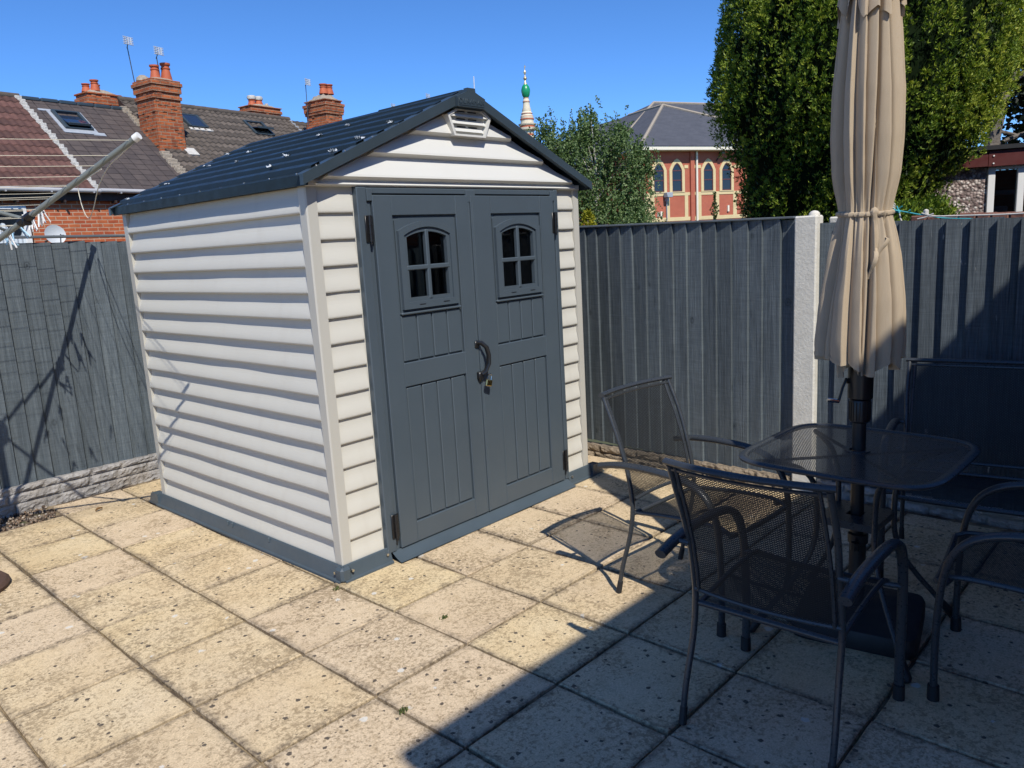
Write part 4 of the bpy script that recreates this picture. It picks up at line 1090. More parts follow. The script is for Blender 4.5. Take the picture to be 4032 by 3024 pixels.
# ================================================================ CLOTHES AIRER
def airer():
    c = Vector((-1.22, 1.56, 0)); F = Vector((-.082, 2.350, 2.014)); X = Vector((-.485, .447, 2.026))
    Z = Vector((2*c.x-X.x, 2*c.y-X.y, 2.02)); Wp = Vector((2*c.x-F.x, 2*c.y-F.y, 2.02))
    t = thing('rotary_clothes_airer', 'grey rotary clothes airer with cream lines reaching in from the left edge', 'clothes airer', (c.x, c.y, 0))
    L = lambda p: Vector((p.x-c.x, p.y-c.y, p.z))
    m = MB(); m.tube([(0, 0, .02), (0, 0, 2.0)], .021, 14); m.build('pole', M['dryer_grey'], t)
    m = MB(); m.lathe([(.025, 1.30), (.05, 1.315), (.052, 1.40), (.028, 1.43)]); m.lathe([(.024, 1.90), (.055, 1.915), (.058, 1.975), (.03, 2.0), (.02, 2.03)]); m.build('hub', M['black_plastic'], t)
    m = MB(); m.lathe([(.225, 0), (.23, .02), (.215, .035), (.06, .045), (.03, .06), (.027, .12)], (.005, -.11), n=28); m.build('foot_disc', M['rust'], t)
    tips = [L(F), L(X), L(Wp), L(Z)]
    hub = Vector((0, 0, 1.355)); fr = [.985, .905, .85, .793, .74, .682, .612, .563, .52, .45, .37]
    for T in tips:
        d = Vector((T.x, T.y, 0)).normalized(); s0 = hub+d*.045
        a = MB(); a.tube([s0, T], .0125, 10); ao = a.build('arm', M['dryer_grey'], t)
        k = MB(); k.tube([T-(T-s0).normalized()*.012, T+(T-s0).normalized()*.014], .0165, 10); k.build('end_cap', M['white_pvc'], ao)
        j = s0+(T-s0)*.555
        k = MB(); k.tube([j, Vector((0, 0, 1.945))+d*.05], .0085, 8); k.build('strut', M['dryer_grey'], t)
        k = MB(); u = (T-s0).normalized(); k.tube([j-u*.035, j+u*.035], .019, 8); k.box(j.x-.018, j.x+.018, j.y-.018, j.y+.018, j.z-.026, j.z+.012, .004); k.build('clamp', M['black_plastic'], ao)
    def on(T, f): d = Vector((T.x, T.y, 0)).normalized(); s0 = hub+d*.045; return s0+(T-s0)*f
    l = MB()
    for i in range(4):
        A, B = tips[i], tips[(i+1) % 4]
        for f in fr:
            a, b = on(A, f), on(B, f); sg = .012*f
            l.tube([a+(b-a)*q+Vector((0, 0, -sg*4*q*(1-q))) for q in np.linspace(0, 1, 9)], .0012, 6, caps=False)
    l.build('clothes_line', M['cord'], t)
    r = MB(); A, B = L(X), L(F)
    r.tube(smooth_path([A+(B-A)*q+Vector((.010*q, 0, -dz)) for q, dz in ((.0, .01), (.2, .02), (.40, .035), (.58, .09), (.74, .19), (.86, .225), (.95, .15), (.985, .03), (.92, .012), (.7, .015), (.5, .02))], 5), .0024, 6)
    r.build('loose_cord_end', M['cord'], t)
    # pegs on the lines
    pg = {}
    def peg(pos, mat, rz, tilt, label):
        o = thing('clothes_peg', label, 'clothes peg', pos, rz, 'clothes pegs hanging on the airer lines'); o.rotation_euler = (tilt, random.uniform(-.25, .25), rz)
        for sg in (1, -1):
            if (mat, sg) not in pg:
                m = MB(); m.add([(sg*.002, -.004, .012), (sg*.002, .004, .012), (sg*.004, .004, -.02), (sg*.004, -.004, -.02), (sg*.018, .003, -.072), (sg*.018, -.003, -.072),
                                 (sg*.008, -.004, .012), (sg*.008, .004, .012), (sg*.010, .004, -.02), (sg*.010, -.004, -.02), (sg*.022, .003, -.070), (sg*.022, -.003, -.070)],
                                [(0, 1, 2, 3), (3, 2, 4, 5), (6, 9, 8, 7), (9, 11, 10, 8), (0, 6, 7, 1), (0, 3, 9, 6), (3, 5, 11, 9), (1, 7, 8, 2), (2, 8, 10, 4), (4, 10, 11, 5)])
                p = m.build('prong', M[mat], o); pg[mat, sg] = p
            else:
                p = pg[mat, sg].copy(); C.objects.link(p); p.parent = o
        if 'spring' not in pg:
            m = MB(); m.tube([(0, -.006, -.012), (0, .006, -.012)], .006, 8); pg['spring'] = m.build('spring', M['steel'], o)
        else: p = pg['spring'].copy(); C.objects.link(p); p.parent = o
    def on2(f, q): a, b = on(tips[1], f), on(tips[0], f); return a+(b-a)*q+Vector((c.x, c.y, -.012))
    white = 'white plastic clothes peg hanging in a bunch beside the grey airer arm'
    blue = 'pale blue plastic clothes peg on the airer lines by the black arm clamp'
    for f, q, mt, rz, tl in ((.682, .99, 'peg_white', .3, .2), (.682, .95, 'peg_white', .8, -.25), (.74, .93, 'peg_white', 1.9, .05), (.682, .90, 'peg_white', 2.6, .3), (.74, .87, 'peg_white', .1, -.1),
                           (.563, .985, 'peg_blue', .5, .5), (.612, .97, 'peg_blue', 1.6, -.5), (.563, .93, 'peg_blue', 2.4, .8), (.52, .96, 'peg_blue', 1.0, -.9),
                           (.46, .9, 'peg_white', 1.2, .1), (.34, .94, 'peg_white', .6, .2), (.40, .77, 'peg_white', 1.4, -.2), (.682, .60, 'peg_white', .9, .1), (.52, .60, 'peg_white', 1.9, -.1), (.40, .62, 'peg_white', .2, .15)):
        peg(on2(f, q), mt, rz, tl, white if mt == 'peg_white' else blue)
airer()

# ================================================================ TERRACED HOUSES
TO, TR = (3.381, 13.765, 0), R(8)
SL = .812; ZE0 = 2.98
def rz_(d): return ZE0+SL*(d+.15)
def terr(name, label): return thing(name, label, 'house', TO, TR, 'brick terraced houses behind the left fence')
def roofwave(mb, s0, s1, d0, d1, pitch, per, amp, step, z0=0, nper=8, wfun=None):
    L = (d1-d0)*math.sqrt(1+SL*SL); rows = int(round(L/pitch)); ns = int((s1-s0)/per*nper)
    for r in range(rows):
        da, db = d0+(d1-d0)*r/rows, d0+(d1-d0)*(r+1)/rows+.015
        off = random.uniform(0, .006); vs = []
        for i in range(ns+1):
            s = s0+(s1-s0)*i/ns; ph = (s/per+ (0)) % 1
            h = amp*(wfun(ph) if wfun else .5-.5*math.cos(2*PI*ph))+random.uniform(-.002, .002)
            vs += [(s, da-.003, rz_(da)+z0+h+step-.028), (s, da-.004, rz_(da)+z0+h+step+off), (s, db, rz_(db)+z0+h)]
        for i in range(ns):
            mb.tone = .5+.5*math.sin(math.floor(i/nper)*12.9898+r*78.233) if i % nper == 0 else mb.tone
            b = i*3
            mb.add([vs[b], vs[b+3], vs[b+4], vs[b+1]], [(0, 1, 2, 3)])
            mb.add([vs[b+1], vs[b+4], vs[b+5], vs[b+2]], [(0, 1, 2, 3)], smooth=False)
def skylight(parent, s0, s1, d0, d1, z0=0, openf=0., flash=None):
    f = MB(); k = math.sqrt(1+SL*SL); Lr = (d1-d0)*k; w = .045
    T = Matrix.Translation((s0, d0, rz_(d0)+z0)) @ Matrix.Rotation(math.atan(SL), 4, 'X')
    if flash:
        fl = MB()
        for i in range(26):
            a, b = random.uniform(-.10, .02), random.uniform(.05, .3)
        fl.box(-.09, s1-s0+.09, -.14, .0, -.01, .022, 0, T); fl.box(-.10, -.0, -.12, Lr+.06, -.01, .020, 0, T); fl.box(s1-s0, s1-s0+.09, -.12, Lr+.06, -.01, .021, 0, T); fl.box(-.25, s1-s0+.05, Lr, Lr+.07, -.01, .019, 0, T); fl.box(s1-s0-.05, s1-s0+.22, -.17, -.06, -.01, .018, 0, T)
        fl.build('lead_flashing', M['lead'], parent)
    f.box(-.02, w, 0, Lr, -.02, .075, .006, T); f.box(s1-s0-w, s1-s0+.02, 0, Lr, -.02, .075, .006, T); f.box(w, s1-s0-w, Lr-w, Lr, -.02, .074, .006, T); f.box(w, s1-s0-w, 0, w, -.02, .06, .006, T)
    fo = f.build('skylight', M['trim'], parent)
    Tp = T @ Matrix.Translation((0, Lr*.5, .05)) @ Matrix.Rotation(-openf, 4, 'X')
    p = MB(); p.box(w, s1-s0-w, -Lr*.5+w*.6, Lr*.5-w*.6, -.012, .012, 0, Tp); p.build('pane', M['sky_pane'], fo)
    if openf:
        q = MB(); q.box(w, s1-s0-w, -Lr*.5+w*.3, -Lr*.5+w, -.02, .03, .004, Tp); q.box(w, s1-s0-w, Lr*.5-w, Lr*.5-w*.3, -.02, .03, .004, Tp); q.build('sash', M['trim'], fo)
        i = MB(); i.box(w, s1-s0-w, w, Lr-w, -.35, -.30, 0, T); i.build('dark_opening', M['black_matte'], fo)
def pots(parent, lst):
    for s, d, z0, z1, r in lst:
        p = MB(); h = z1-z0
        p.lathe([(r*1.25, z0), (r*1.2, z0+h*.1), (r*.86, z0+h*.62), (r*1.0, z0+h*.66), (r*1.0, z0+h*.72), (r*.84, z0+h*.75), (r*.84, z0+h*.86), (r*1.08, z0+h*.89), (r*1.1, z0+h), (r*.8, z0+h), (r*.78, z0+h*.8)], (s, d), 16, cap=False)
        p.build('chimney_pot', M['terracotta'], parent)
def chimney(parent, s0, s1, d0, d1, zb, zt, flaunch=.08, bands=((.88, .035), (.93, .06), (.80, .03)), mt='brick_old'):
    c = MB(); h = zt-zb
    rows = 0; z = zb
    while z < zt-.001:
        o = 0
        q = (z-zb)/h
        for f, ov in bands:
            if abs(q-f) < .028: o = max(o, ov)
        if q > .95: o = max(o, .03)
        j = random.uniform(-.004, .004)
        c.box(s0-o+j, s1+o+j, d0-o+j, d1+o, z, min(z+.0755, zt), .004)
        z += .075
    # chipped bricks sticking out
    for i in range(26):
        s = random.uniform(s0, s1-.1); zz = zb+.075*random.randint(2, int(h/.075)-1)
        c.box(s, s+.105, d0-random.uniform(.006, .02), d0+.02, zz+.008, zz+.068, .006)
        dd = random.uniform(d0, d1-.1); zz = zb+.075*random.randint(2, int(h/.075)-1)
        c.box(s0-random.uniform(.006, .02), s0+.02, dd, dd+.105, zz+.008, zz+.068, .006)
    o = c.build('chimney_stack', M[mt], parent)
    f = MB(); cs, cd = (s0+s1)/2, (d0+d1)/2
    n = 8
    def ff(u, v):
        s = s0+(s1-s0)*u; d = d0+(d1-d0)*v; e = min(u, 1-u, v, 1-v)*4
        return (s, d, zt-.01+flaunch*min(1, e)+random.uniform(-.02, .02))
    f.grid(ff, n, n); f.build('mortar_cap', M['cement'], o)
    return o
def brickwall(parent, s0, s1, d0=0, z0=-2.6, z1=2.92, depth=4.5):
    w = MB(); w.box(s0, s1, d0, d0+depth, z0, z1); return w.build('wall', M['brick'], parent)
def eaves(parent, s0, s1):
    f = MB(); f.box(s0, s1, -.10, .0, 2.76, 2.93); f.build('fascia', M['black_wood'], parent)
    g = MB(); g.tube([(s0, -.20, 2.955), (s1, -.20, 2.945)], .045, 10, caps=True)
    for i in range(int((s1-s0)/.8)+1): s = s0+.4+i*.8; g.box(s-.012, s+.012, -.25, -.1, 2.90, 2.925) if s < s1 else None
    g.build('gutter', M['grey_pvc'], parent)
    b = MB()
    for i in range(int((s1-s0)/.85)):
        s = s0+.3+i*.85; b.box(s, s+.03, -.16, -.0, 2.72, 2.77)
    b.build('bracket', M['black_wood'], parent)
def houses():
    # --- red tiled house
    h = terr('terraced_house', 'brick house with a brown red wavy tiled roof and white verge, furthest left')
    brickwall(h, -6, .94, depth=2.6); eaves(h, -6, .95)
    r = MB(); roofwave(r, -6, .86, -.17, 2.45, .235, .15, .022, .020); r.build('roof', M['tile_red'], h)
    r = MB(); r.tube([(-6, 2.48, 5.11), (.95, 2.48, 5.11)], .075, 10); r.build('ridge_tiles', M['tile_brown'], h)
    b = MB(); b.add([(-6, 2.45, 5.1), (.95, 2.45, 5.1), (.95, 5.2, 2.9), (-6, 5.2, 2.9)], [(0, 1, 2, 3)]); b.build('rear_roof', M['tile_brown'], h)
    v = MB()
    for i in range(26):
        q = i/26; d = -.15+2.62*q; s = .90+.02*math.sin(i*1.9)
        v.box(s-.045-random.uniform(0, .02), s+.055+random.uniform(0, .025), d, d+.115, rz_(d)-.01, rz_(d)+.055+SL*.05, .01)
    v.build('verge_mortar', M['mortar'], h)
    w = MB(); w.box(-1.05, -.40, -.02, .05, 1.35, 2.66, .01); wo = w.build('window', M['white_pvc'], h)
    w = MB(); w.box(-.98, -.47, -.028, .0, 1.42, 2.60); w.build('pane', M['pane'], wo)
    w = MB()
    w.grid(lambda a, b: (-.98+.50*a, -.045+.012*math.sin(a*38), 1.42+(.80+.13*math.sin(a*7))*b), 40, 3); w.build('net_curtain', M['curtain'], wo)
    w = MB(); w.box(-.52, -.41, -.09, -.045, 1.40, 2.50, .008, Matrix.Translation((0, 0, 0)) @ Matrix.Rotation(R(0), 4, 'Z')); w.build('casement', M['white_pvc'], wo)
    w = MB(); w.box(-1.15, -.30, -.012, .03, 2.66, 2.80); w.build('lintel', M['brick_old'], h)
    # --- slate house
    h = terr('terraced_house', 'brick house with a worn dark slate roof and blue flashed open skylight')
    brickwall(h, .945, 3.28, depth=2.6); eaves(h, .955, 3.30)
    r = MB()
    L = 2.63*math.sqrt(1+SL*SL); rows = 17
    for k in range(rows):
        d0, d1 = -.17+2.63*k/rows, -.17+2.63*(k+1)/rows+.02
        n = 18
        for i in range(n):
            s0, s1 = .95+2.33*i/n, .95+2.33*(i+1)/n; o = random.uniform(0, .007)
            u0 = (k % 2)*.13
            r.add([(s0, d0, rz_(d0)-.005), (s1, d0, rz_(d0)-.005), (s1, d0, rz_(d0)+.009+o), (s0, d0, rz_(d0)+.009+o), (s1, d1, rz_(d1)+.001), (s0, d1, rz_(d1)+.001)], [(0, 1, 2, 3), (3, 2, 4, 5)],
                  uv=[[(s0, 0), (s1, 0), (s1, .01), (s0, .01)], [(s0+u0, k*.16), (s1+u0, k*.16), (s1+u0, k*.16+.158), (s0+u0, k*.16+.158)]])
    r.build('roof', M['slate'], h)
    b = MB(); b.add([(.95, 2.45, 5.1), (3.3, 2.45, 5.1), (3.3, 5.2, 2.9), (.95, 5.2, 2.9)], [(0, 1, 2, 3)]); b.build('rear_roof', M['slate'], h)
    r = MB()
    for i in range(6): r.box(.97+i*.39, .97+i*.39+.385, 2.38, 2.56, 5.03+random.uniform(0, .01), 5.135, .03)
    r.build('ridge_tiles', M['trim'], h)
    v = MB()
    for i in range(30):
        q = i/30; d = -.12+2.6*q
        if .95 < d < 1.85: continue
        s = 3.27; v.box(s-.05-random.uniform(0, .06)-(.09 if d < .95 else 0), s+.05, d, d+.12, rz_(d)-.02, rz_(d)+.05+random.uniform(0, .04)+SL*.05, .012)
    v.build('verge_mortar', M['cement'], h)
    skylight(h, 1.38, 1.94, 1.56, 2.09, 0, R(14), True)
    # brick pier with rounded stone caps near the eaves
    p = MB(); p.box(1.64, 1.86, -.62, -.40, -2.6, 2.80); po = p.build('brick_pier', M['brick_old'], h)
    p = MB(); p.lathe([(.13, 2.79), (.165, 2.82), (.165, 2.87), (.11, 2.92), (.02, 2.935)], (1.75, -.51), 14); p.build('stone_cap', M['cement'], po)
    p = MB(); p.box(2.0, 2.25, -.62, -.40, -2.6, 2.86); po = p.build('brick_pier', M['brick_old'], h)
    p = MB(); p.lathe([(.13, 2.85), (.165, 2.88), (.165, 2.93), (.11, 2.98), (.02, 3.0)], (2.12, -.51), 14); p.build('stone_cap', M['cement'], po)
    # --- brown tiled house
    h = terr('terraced_house', 'house with a weathered brown wavy tiled roof behind the tall double pot chimney')
    brickwall(h, 3.29, 8.42, depth=2.9); eaves(h, 3.30, 8.45)
    r = MB(); roofwave(r, 3.30, 8.42, -.17, 2.74, .19, .17, .030, .026, .03); r.build('roof', M['tile_brown'], h)
    b = MB(); b.add([(3.3, 2.72, 5.33), (8.45, 2.72, 5.33), (8.45, 5.6, 2.9), (3.3, 5.6, 2.9)], [(0, 1, 2, 3)]); b.build('rear_roof', M['tile_brown'], h)
    r = MB(); 
    for i in range(15): r.tube([(3.3+i*.345, 2.75, 5.36), (3.3+i*.345+.34, 2.75, 5.365)], .085, 10)
    r.build('ridge_tiles', M['tile_brown'], h)
    skylight(h, 4.62, 5.12, 1.95, 2.38, .04); skylight(h, 6.56, 7.16, 1.90, 2.40, .04, R(32))
    l = MB(); l.box(-.05, .60, -.12, -.02, -.01, .03, 0, Matrix.Translation((4.62, 1.95, rz_(1.95)+.04)) @ Matrix.Rotation(math.atan(SL), 4, 'X')); l.box(-.04, .24, -.16, .12, -.01, .035, 0, Matrix.Translation((3.84, 1.05, rz_(1.05)+.05)) @ Matrix.Rotation(math.atan(SL), 4, 'X')); l.build('lead_flashing', M['mortar'], h)
    v = MB(); 
    for i in range(24): d = -.12+2.85*i/24; v.box(8.40, 8.50, d, d+.125, rz_(d)-.02, rz_(d)+.07+SL*.05, .01)
    v.build('verge_mortar', M['lead'], h)
    v = MB(); v.prism([(-.12, rz_(-.12)-.25), (2.75, rz_(2.75)-.25), (2.75, rz_(2.75)+.07), (-.12, rz_(-.12)+.07)], 3.295, 3.33, 'x'); v.build('verge_board', M['black_wood'], h)
    ch = chimney(h, 3.19, 3.86, 1.08, 1.78, 3.5, 5.58)
    pots(ch, [(3.48, 1.36, 5.62, 5.93, .098), (3.76, 1.36, 5.63, 6.01, .105)])
    f = MB(); f.lathe([(.15, 5.6), (.13, 5.68), (.06, 5.73), (.01, 5.74)], (3.32, 1.62), 10); f.build('cement_hump', M['cement'], ch)
    bc = chimney(h, 2.58, 3.38, 2.75, 3.25, 4.6, 5.46, .10, ((.80, .03), (.72, .03)))
    pots(bc, [(2.72, 3.0, 5.50, 5.68, .085), (2.88, 2.9, 5.52, 5.77, .088), (3.03, 3.1, 5.5, 5.71, .08)])
    p = MB(); p.tube([(3.14, 3.0, 5.45), (3.14, 3.0, 5.585)], .04, 10); p.build('flue', M['lead'], bc)
    bc = chimney(h, 7.32, 8.38, 2.95, 3.45, 4.7, 5.70, .08, ((.80, .03), (.72, .03)))
    pots(bc, [(7.58, 3.2, 5.72, 5.93, .10), (7.82, 3.2, 5.74, 5.97, .105)])
    p = MB(); p.tube([(8.10, 3.2, 5.7), (8.10, 3.2, 5.84)], .045, 10)
    for dx in (-.24, 0): p.lathe([(.115, 5.90), (.13, 5.95), (.11, 6.0), (.02, 6.01)], (7.82+dx, 3.2), 10)
    p.build('flue', M['mortar'], bc)
    # --- farther house with its own gable
    h = terr('terraced_house', 'farther house with dark roof and plain verge just behind the second tall chimney')
    brickwall(h, 8.5, 17, depth=3.1)
    r = MB(); roofwave(r, 8.50, 17, -.17, 2.85, .22, .20, .02, .02, -.06, 4); r.build('roof', M['tile_brown'], h)
    b = MB(); b.add([(8.5, 2.83, 5.36), (17, 2.83, 5.36), (17, 5.6, 2.9), (8.5, 5.6, 2.9)], [(0, 1, 2, 3)]); b.build('rear_roof', M['tile_brown'], h)
    ch = chimney(h, 8.60, 9.22, 1.30, 2.12, 3.8, 5.78, .16, ((.86, .05), (.90, .07), (.80, .035), (.62, .03)))
    pots(ch, [(8.84, 1.58, 5.96, 6.23, .105), (9.10, 1.62, 5.98, 6.25, .105)])
    fp = chimney(h, 14.5, 15.5, 4.5, 5.0, 4.6, 5.75, .08)
    pots(fp, [(15.0, 4.75, 5.75, 6.45, .12)])
    # aerials
    def aerial(label, base, top, boom, rows=5, w=.13):
        t = thing('tv_aerial', label, 'aerial', TO, TR, 'television aerials on the terrace chimneys')
        m = MB(); m.tube([base, top], .011, 6); mo = m.build('mast', M['aerial_dark'], t)
        m = MB(); b = Vector(boom); T = Vector(top); m.tube([T-b*.2, T+b], .010, 6); m.build('boom', M['aerial_dark'], t)
        m = MB(); e = T+b; perp = Vector((-b.y, b.x, 0)).normalized() if abs(b.z) < .9*b.length else Vector((1, 0, 0))
        perp = Vector((1, .15, 0)).normalized()
        for k in range(rows): 
            z = .075*(k/(rows-1)-.5)*2; m.tube([e+perp*-w+Vector((0, 0, z)), e+perp*w+Vector((0, 0, z))], .010, 5)
        for q in (-.5, 0, .5): m.box(e.x+perp.x*w*q-.012, e.x+perp.x*w*q+.012, e.y-.01, e.y+.02, e.z-.08, e.z+.08)
        m.build('reflector', M['aerial'], t)
    aerial('tall tilted aerial rising left of the double pot brick chimney', (3.33, 1.9, 5.0), (3.22, 1.9, 6.38), (-.05, -.15, .10))
    aerial('short aerial fixed between the two pots of the tallest chimney', (3.63, 1.4, 5.6), (3.60, 1.4, 6.13), (-.09, -.25, .08))
    aerial('aerial with flat white reflector left of the second brick chimney', (8.17, 1.6, 5.0), (8.21, 1.6, 6.13), (0, -.1, .06), 4, .12)
    aerial('small far aerial peeping over the middle of the shed roof', (18.8, 8, 5.0), (18.8, 8, 7.5), (0, -.1, .05), 3, .18)
    aerial('small far aerial peeping over the shed roof left of its gable cap', (21.2, 8, 5.0), (21.2, 8, 8.2), (0, -.1, .04), 3, .20)
    t = thing('antenna_mast', 'thin pale antenna mast rising just right of the shed roof peak', 'antenna', TO, TR)
    m = MB(); m.tube([(24.9, 8, 4), (24.92, 8, 8.6)], .028, 6); m.tube([(24.96, 8, 8.5), (24.97, 8, 9.6)], .03, 6); m.build('mast', M['aerial'], t)
    # satellite dish on the red tiled house wall
    t = thing('satellite_dish', 'pale grey satellite dish on the orange brick wall above the left fence', 'satellite dish', TO, TR)
    m = MB(); c = Vector((-.15, -.42, 2.11)); fd = Vector((-.10, -.97, .22)).normalized(); sx = fd.cross(Vector((0, 0, 1))).normalized(); sy = sx.cross(fd)
    n = 28; vs = [c+fd*(-.05)]; fs = []
    for k, q in enumerate((.4, .75, 1.0)):
        for i in range(n): a = 2*PI*i/n; vs.append(c+sx*(.185*q*math.cos(a))+sy*(.185*q*math.sin(a))+fd*(-.05*(1-q*q)))
    fs = [(0, 1+i, 1+(i+1) % n) for i in range(n)]
    for k in range(2): fs += [(1+k*n+i, 1+k*n+n+i, 1+k*n+n+(i+1) % n, 1+k*n+(i+1) % n) for i in range(n)]
    m.add(vs, fs, smooth=True); m.build('dish', M['dish'], t, recalc=False)
    m = MB(); m.tube([c-sy*.18, c-sy*.20+fd*.16, c-sy*.06+fd*.24], .010, 6); m.box(c.x-.02, c.x+.02, c.y-.29, c.y-.22, c.z-.08, c.z-.02); m.build('arm', M['aerial_dark'], t)
    m = MB(); m.tube([c-fd*.05, Vector((-.15, -.05, 2.0)), Vector((-.15, .01, 2.0))], .018, 8); m.build('bracket', M['aerial_dark'], t)
houses()

# ================================================================ MOSQUE-LIKE BUILDING WITH ARCHED WINDOWS, AND TOWER
def arched():
    t = thing('brick_hall', 'red brick hall with cream banding and pointed arch windows under a grey hipped roof', 'building', (50.596, 26.089, 0), R(-22))
    s0, s1 = -4.55, 14.0
    w = MB(); w.box(s0, s1, 0, 16, -4, 7.25); w.build('wall', M['brick_red'], t)
    w = MB(); w.box(-14, s0, 5, 14, -4, 6.4); w.build('side_wing', M['brick_red'], t)
    w = MB(); w.box(-14.4, s0-.02, 4.5, 14.5, 6.4, 6.6); w.build('side_wing_roof', M['slate_grey'], t)
    e = MB(); e.box(s0-.75, s1+.7, -.75, 16.5, 7.18, 7.46, .03); e.build('cream_eaves', M['cream_paint'], t)
    wins = [-3.30, -1.69, 1.17, 2.90, 5.60, 7.20]
    HW = .44; zs, zc, za = 4.36, 5.85, 6.38
    def ogive(c, hw, z0, zc, za, n=8):
        o = [(c-hw, z0), (c+hw, z0)]
        for k in range(n+1):
            q = k/n; o.append((c+hw*(1-q)**.62 if q < 1 else c, zc+(za-zc)*(q**.9)))
        for k in range(n-1, -1, -1):
            q = k/n; o.append((c-hw*(1-q)**.62, zc+(za-zc)*(q**.9)))
        return o
    cr = MB()
    cr.box(s0-.02, s1, -.035, .02, 4.08, 4.30); cr.box(s0-.02, s1, -.035, .02, 2.28, 2.55)
    for a, b in ((-4.57, -3.98), (-2.62, -2.36), (-1.0, -.70), (.18, .52), (1.84, 2.2), (3.55, 3.9), (4.7, 4.95), (6.2, 6.5), (7.9, 8.2)):
        cr.box(a, b, -.033, .02, 2.55, 4.08)
    for a, b in ((-4.57, -4.0), (-1.0, -.66), (-.1, .5), (3.6, 4.9), (7.9, 9.0)): cr.box(a, b, -.033, .02, 6.00, 6.22)
    for c in wins: cr.box(c-.72, c-.40, -.033, .02, 2.55, 4.08) if c in (-3.30,) else None
    cr.build('cream_bands', M['brick_cream'], t)
    p = MB(); p.box(-.52, -.18, -.16, .02, -4, 7.2); p.build('pilaster', M['brick_red'], t)
    d = MB(); d.tube([(.06, -.12, -4), (.06, -.12, 7.2)], .085, 8); d.build('downpipe', M['cream_paint'], t)
    for c in wins:
        o, i = ogive(c, HW+.24, zs-.06, zc+.02, za+.30), ogive(c, HW, zs, zc, za)
        s = MB(); s.ring(o, i, -.075, .02); so = s.build('window', M['brick_cream'], t)
        f = MB(); f.ring(i, ogive(c, HW-.065, zs+.08, zc, za-.10), -.045, .01); f.box(c-HW+.03, c+HW-.03, -.044, .0, 5.12, 5.20); f.box(c-HW+.03, c+HW-.03, -.043, .0, zc-.05, zc+.03)
        f.build('frame', M['maroon_frame'], so)
        g = MB(); g.prism(ogive(c, HW-.03, zs+.03, zc, za-.05), -.02, .0); g.build('pane', M['pane'], so)
    r = MB(); L, Rr = s0-.8, 13.2; A = (3.95, 9.0, 12.0); z = 7.47
    r.add([(L, -.8, z), (Rr, -.8, z), A, (A[0], 22, A[2]), (L, 22, z), (Rr, 22, z)], [(0, 1, 2), (0, 2, 3, 4), (1, 5, 3, 2)])
    r.add([(L, 3, z), (L, 27, z), (6.7, 14, 13.15), (30, 14, 13.2), (30, 2, z), (Rr-4, 2, z), (30, 27, z)], [(0, 2, 1), (0, 5, 2), (5, 4, 3, 2), (1, 2, 3, 6)])
    r.build('roof', M['slate_grey'], t, recalc=False)
    h = MB()
    for a, b in (((L, -.8, z), A), ((Rr, -.8, z), A), (A, (A[0], 14, A[2])), ((6.7, 14, 13.15), (30, 14, 13.2)), ((L, 3, z), (6.7, 14, 13.15))):
        h.tube([Vector(a)+Vector((0, 0, .03)), Vector(b)+Vector((0, 0, .03))], .13, 6)
    h.build('hip_tiles', M['cement'], t)
    l = MB(); l.box(-2.95, -2.45, -.55, -.1, 3.95, 4.30, .03); l.box(-2.75, -2.62, -.3, .0, 3.7, 4.0); l.tube([(-2.68, -.1, 2.3), (-2.68, -.1, 3.9)], .035, 6); l.build('floodlight', M['lead'], t)
    l = MB(); l.tube([(1.95, -.05, 6.5), (2.1, -.35, 7.0)], .05, 6); l.box(2.0, 2.3, -.6, -.25, 6.95, 7.12); l.build('camera_arm', M['black_matte'], t)
    l = MB(); l.box(-3.5, -3.37, -.12, 0, 2.6, 2.95); l.box(-3.25, -3.1, -.12, 0, 2.6, 3.0); l.box(2.95, 3.1, -.12, 0, 2.8, 3.25); l.build('wall_box', M['cream_paint'], t)
    # tower
    m = thing('minaret', 'slender cream and brick minaret with green dome and gilt finial, right of the shed roof', 'tower', (55.07, 45.85, 0))
    a = MB(); a.lathe([(.62, -5), (.62, 10.6), (.64, 10.9), (.60, 10.95), (.60, 11.4), (.67, 11.46), (.84, 11.55), (.86, 11.72), (.72, 11.76), (.70, 11.92), (.82, 11.98), (.85, 12.10), (.62, 12.14), (.60, 12.50), (.62, 12.75), (.50, 12.90), (.53, 13.04), (.42, 13.2), (.44, 13.28), (.34, 13.6), (.30, 13.98), (.34, 14.02), (.30, 14.08), (.24, 14.42)], n=16)
    a.build('shaft', M['cream_stone'], m)
    for z0, z1, r in ((11.02, 11.2, .612), (12.46, 12.56, .665), (12.72, 12.80, .61), (12.98, 13.03, .545), (14.05, 14.11, .345), (14.36, 14.41, .27)): b = MB(); b.lathe([(r-.03, z0), (r, z0+.01), (r, z1-.01), (r-.03, z1)], n=16); b.build('brick_band', M['terracotta'], m)
    b = MB(); b.lathe([(.66, 11.775), (.735, 11.78), (.735, 11.9), (.66, 11.905)], n=20)
    b.build('brick_band', M['terracotta'], m)
    d = MB(); d.lathe([(.22, 14.42), (.34, 14.6), (.42, 14.95), (.41, 15.15), (.33, 15.4), (.20, 15.58), (.10, 15.64)], n=20); d.build('dome', M['green_dome'], m)
    f = MB(); f.lathe([(.17, 15.6), (.10, 15.78), (.05, 15.93), (.12, 16.0), (.175, 16.12), (.11, 16.26), (.05, 16.34), (.045, 16.45), (.125, 16.6), (.12, 16.7), (.05, 16.82), (.03, 16.95), (.05, 17.05), (.02, 17.25)], n=14); f.tube([(.0, 0, 17.0), (.07, -.07, 17.12), (.02, -.02, 17.27)], .025, 6); f.build('finial', M['gold'], m)
arched()

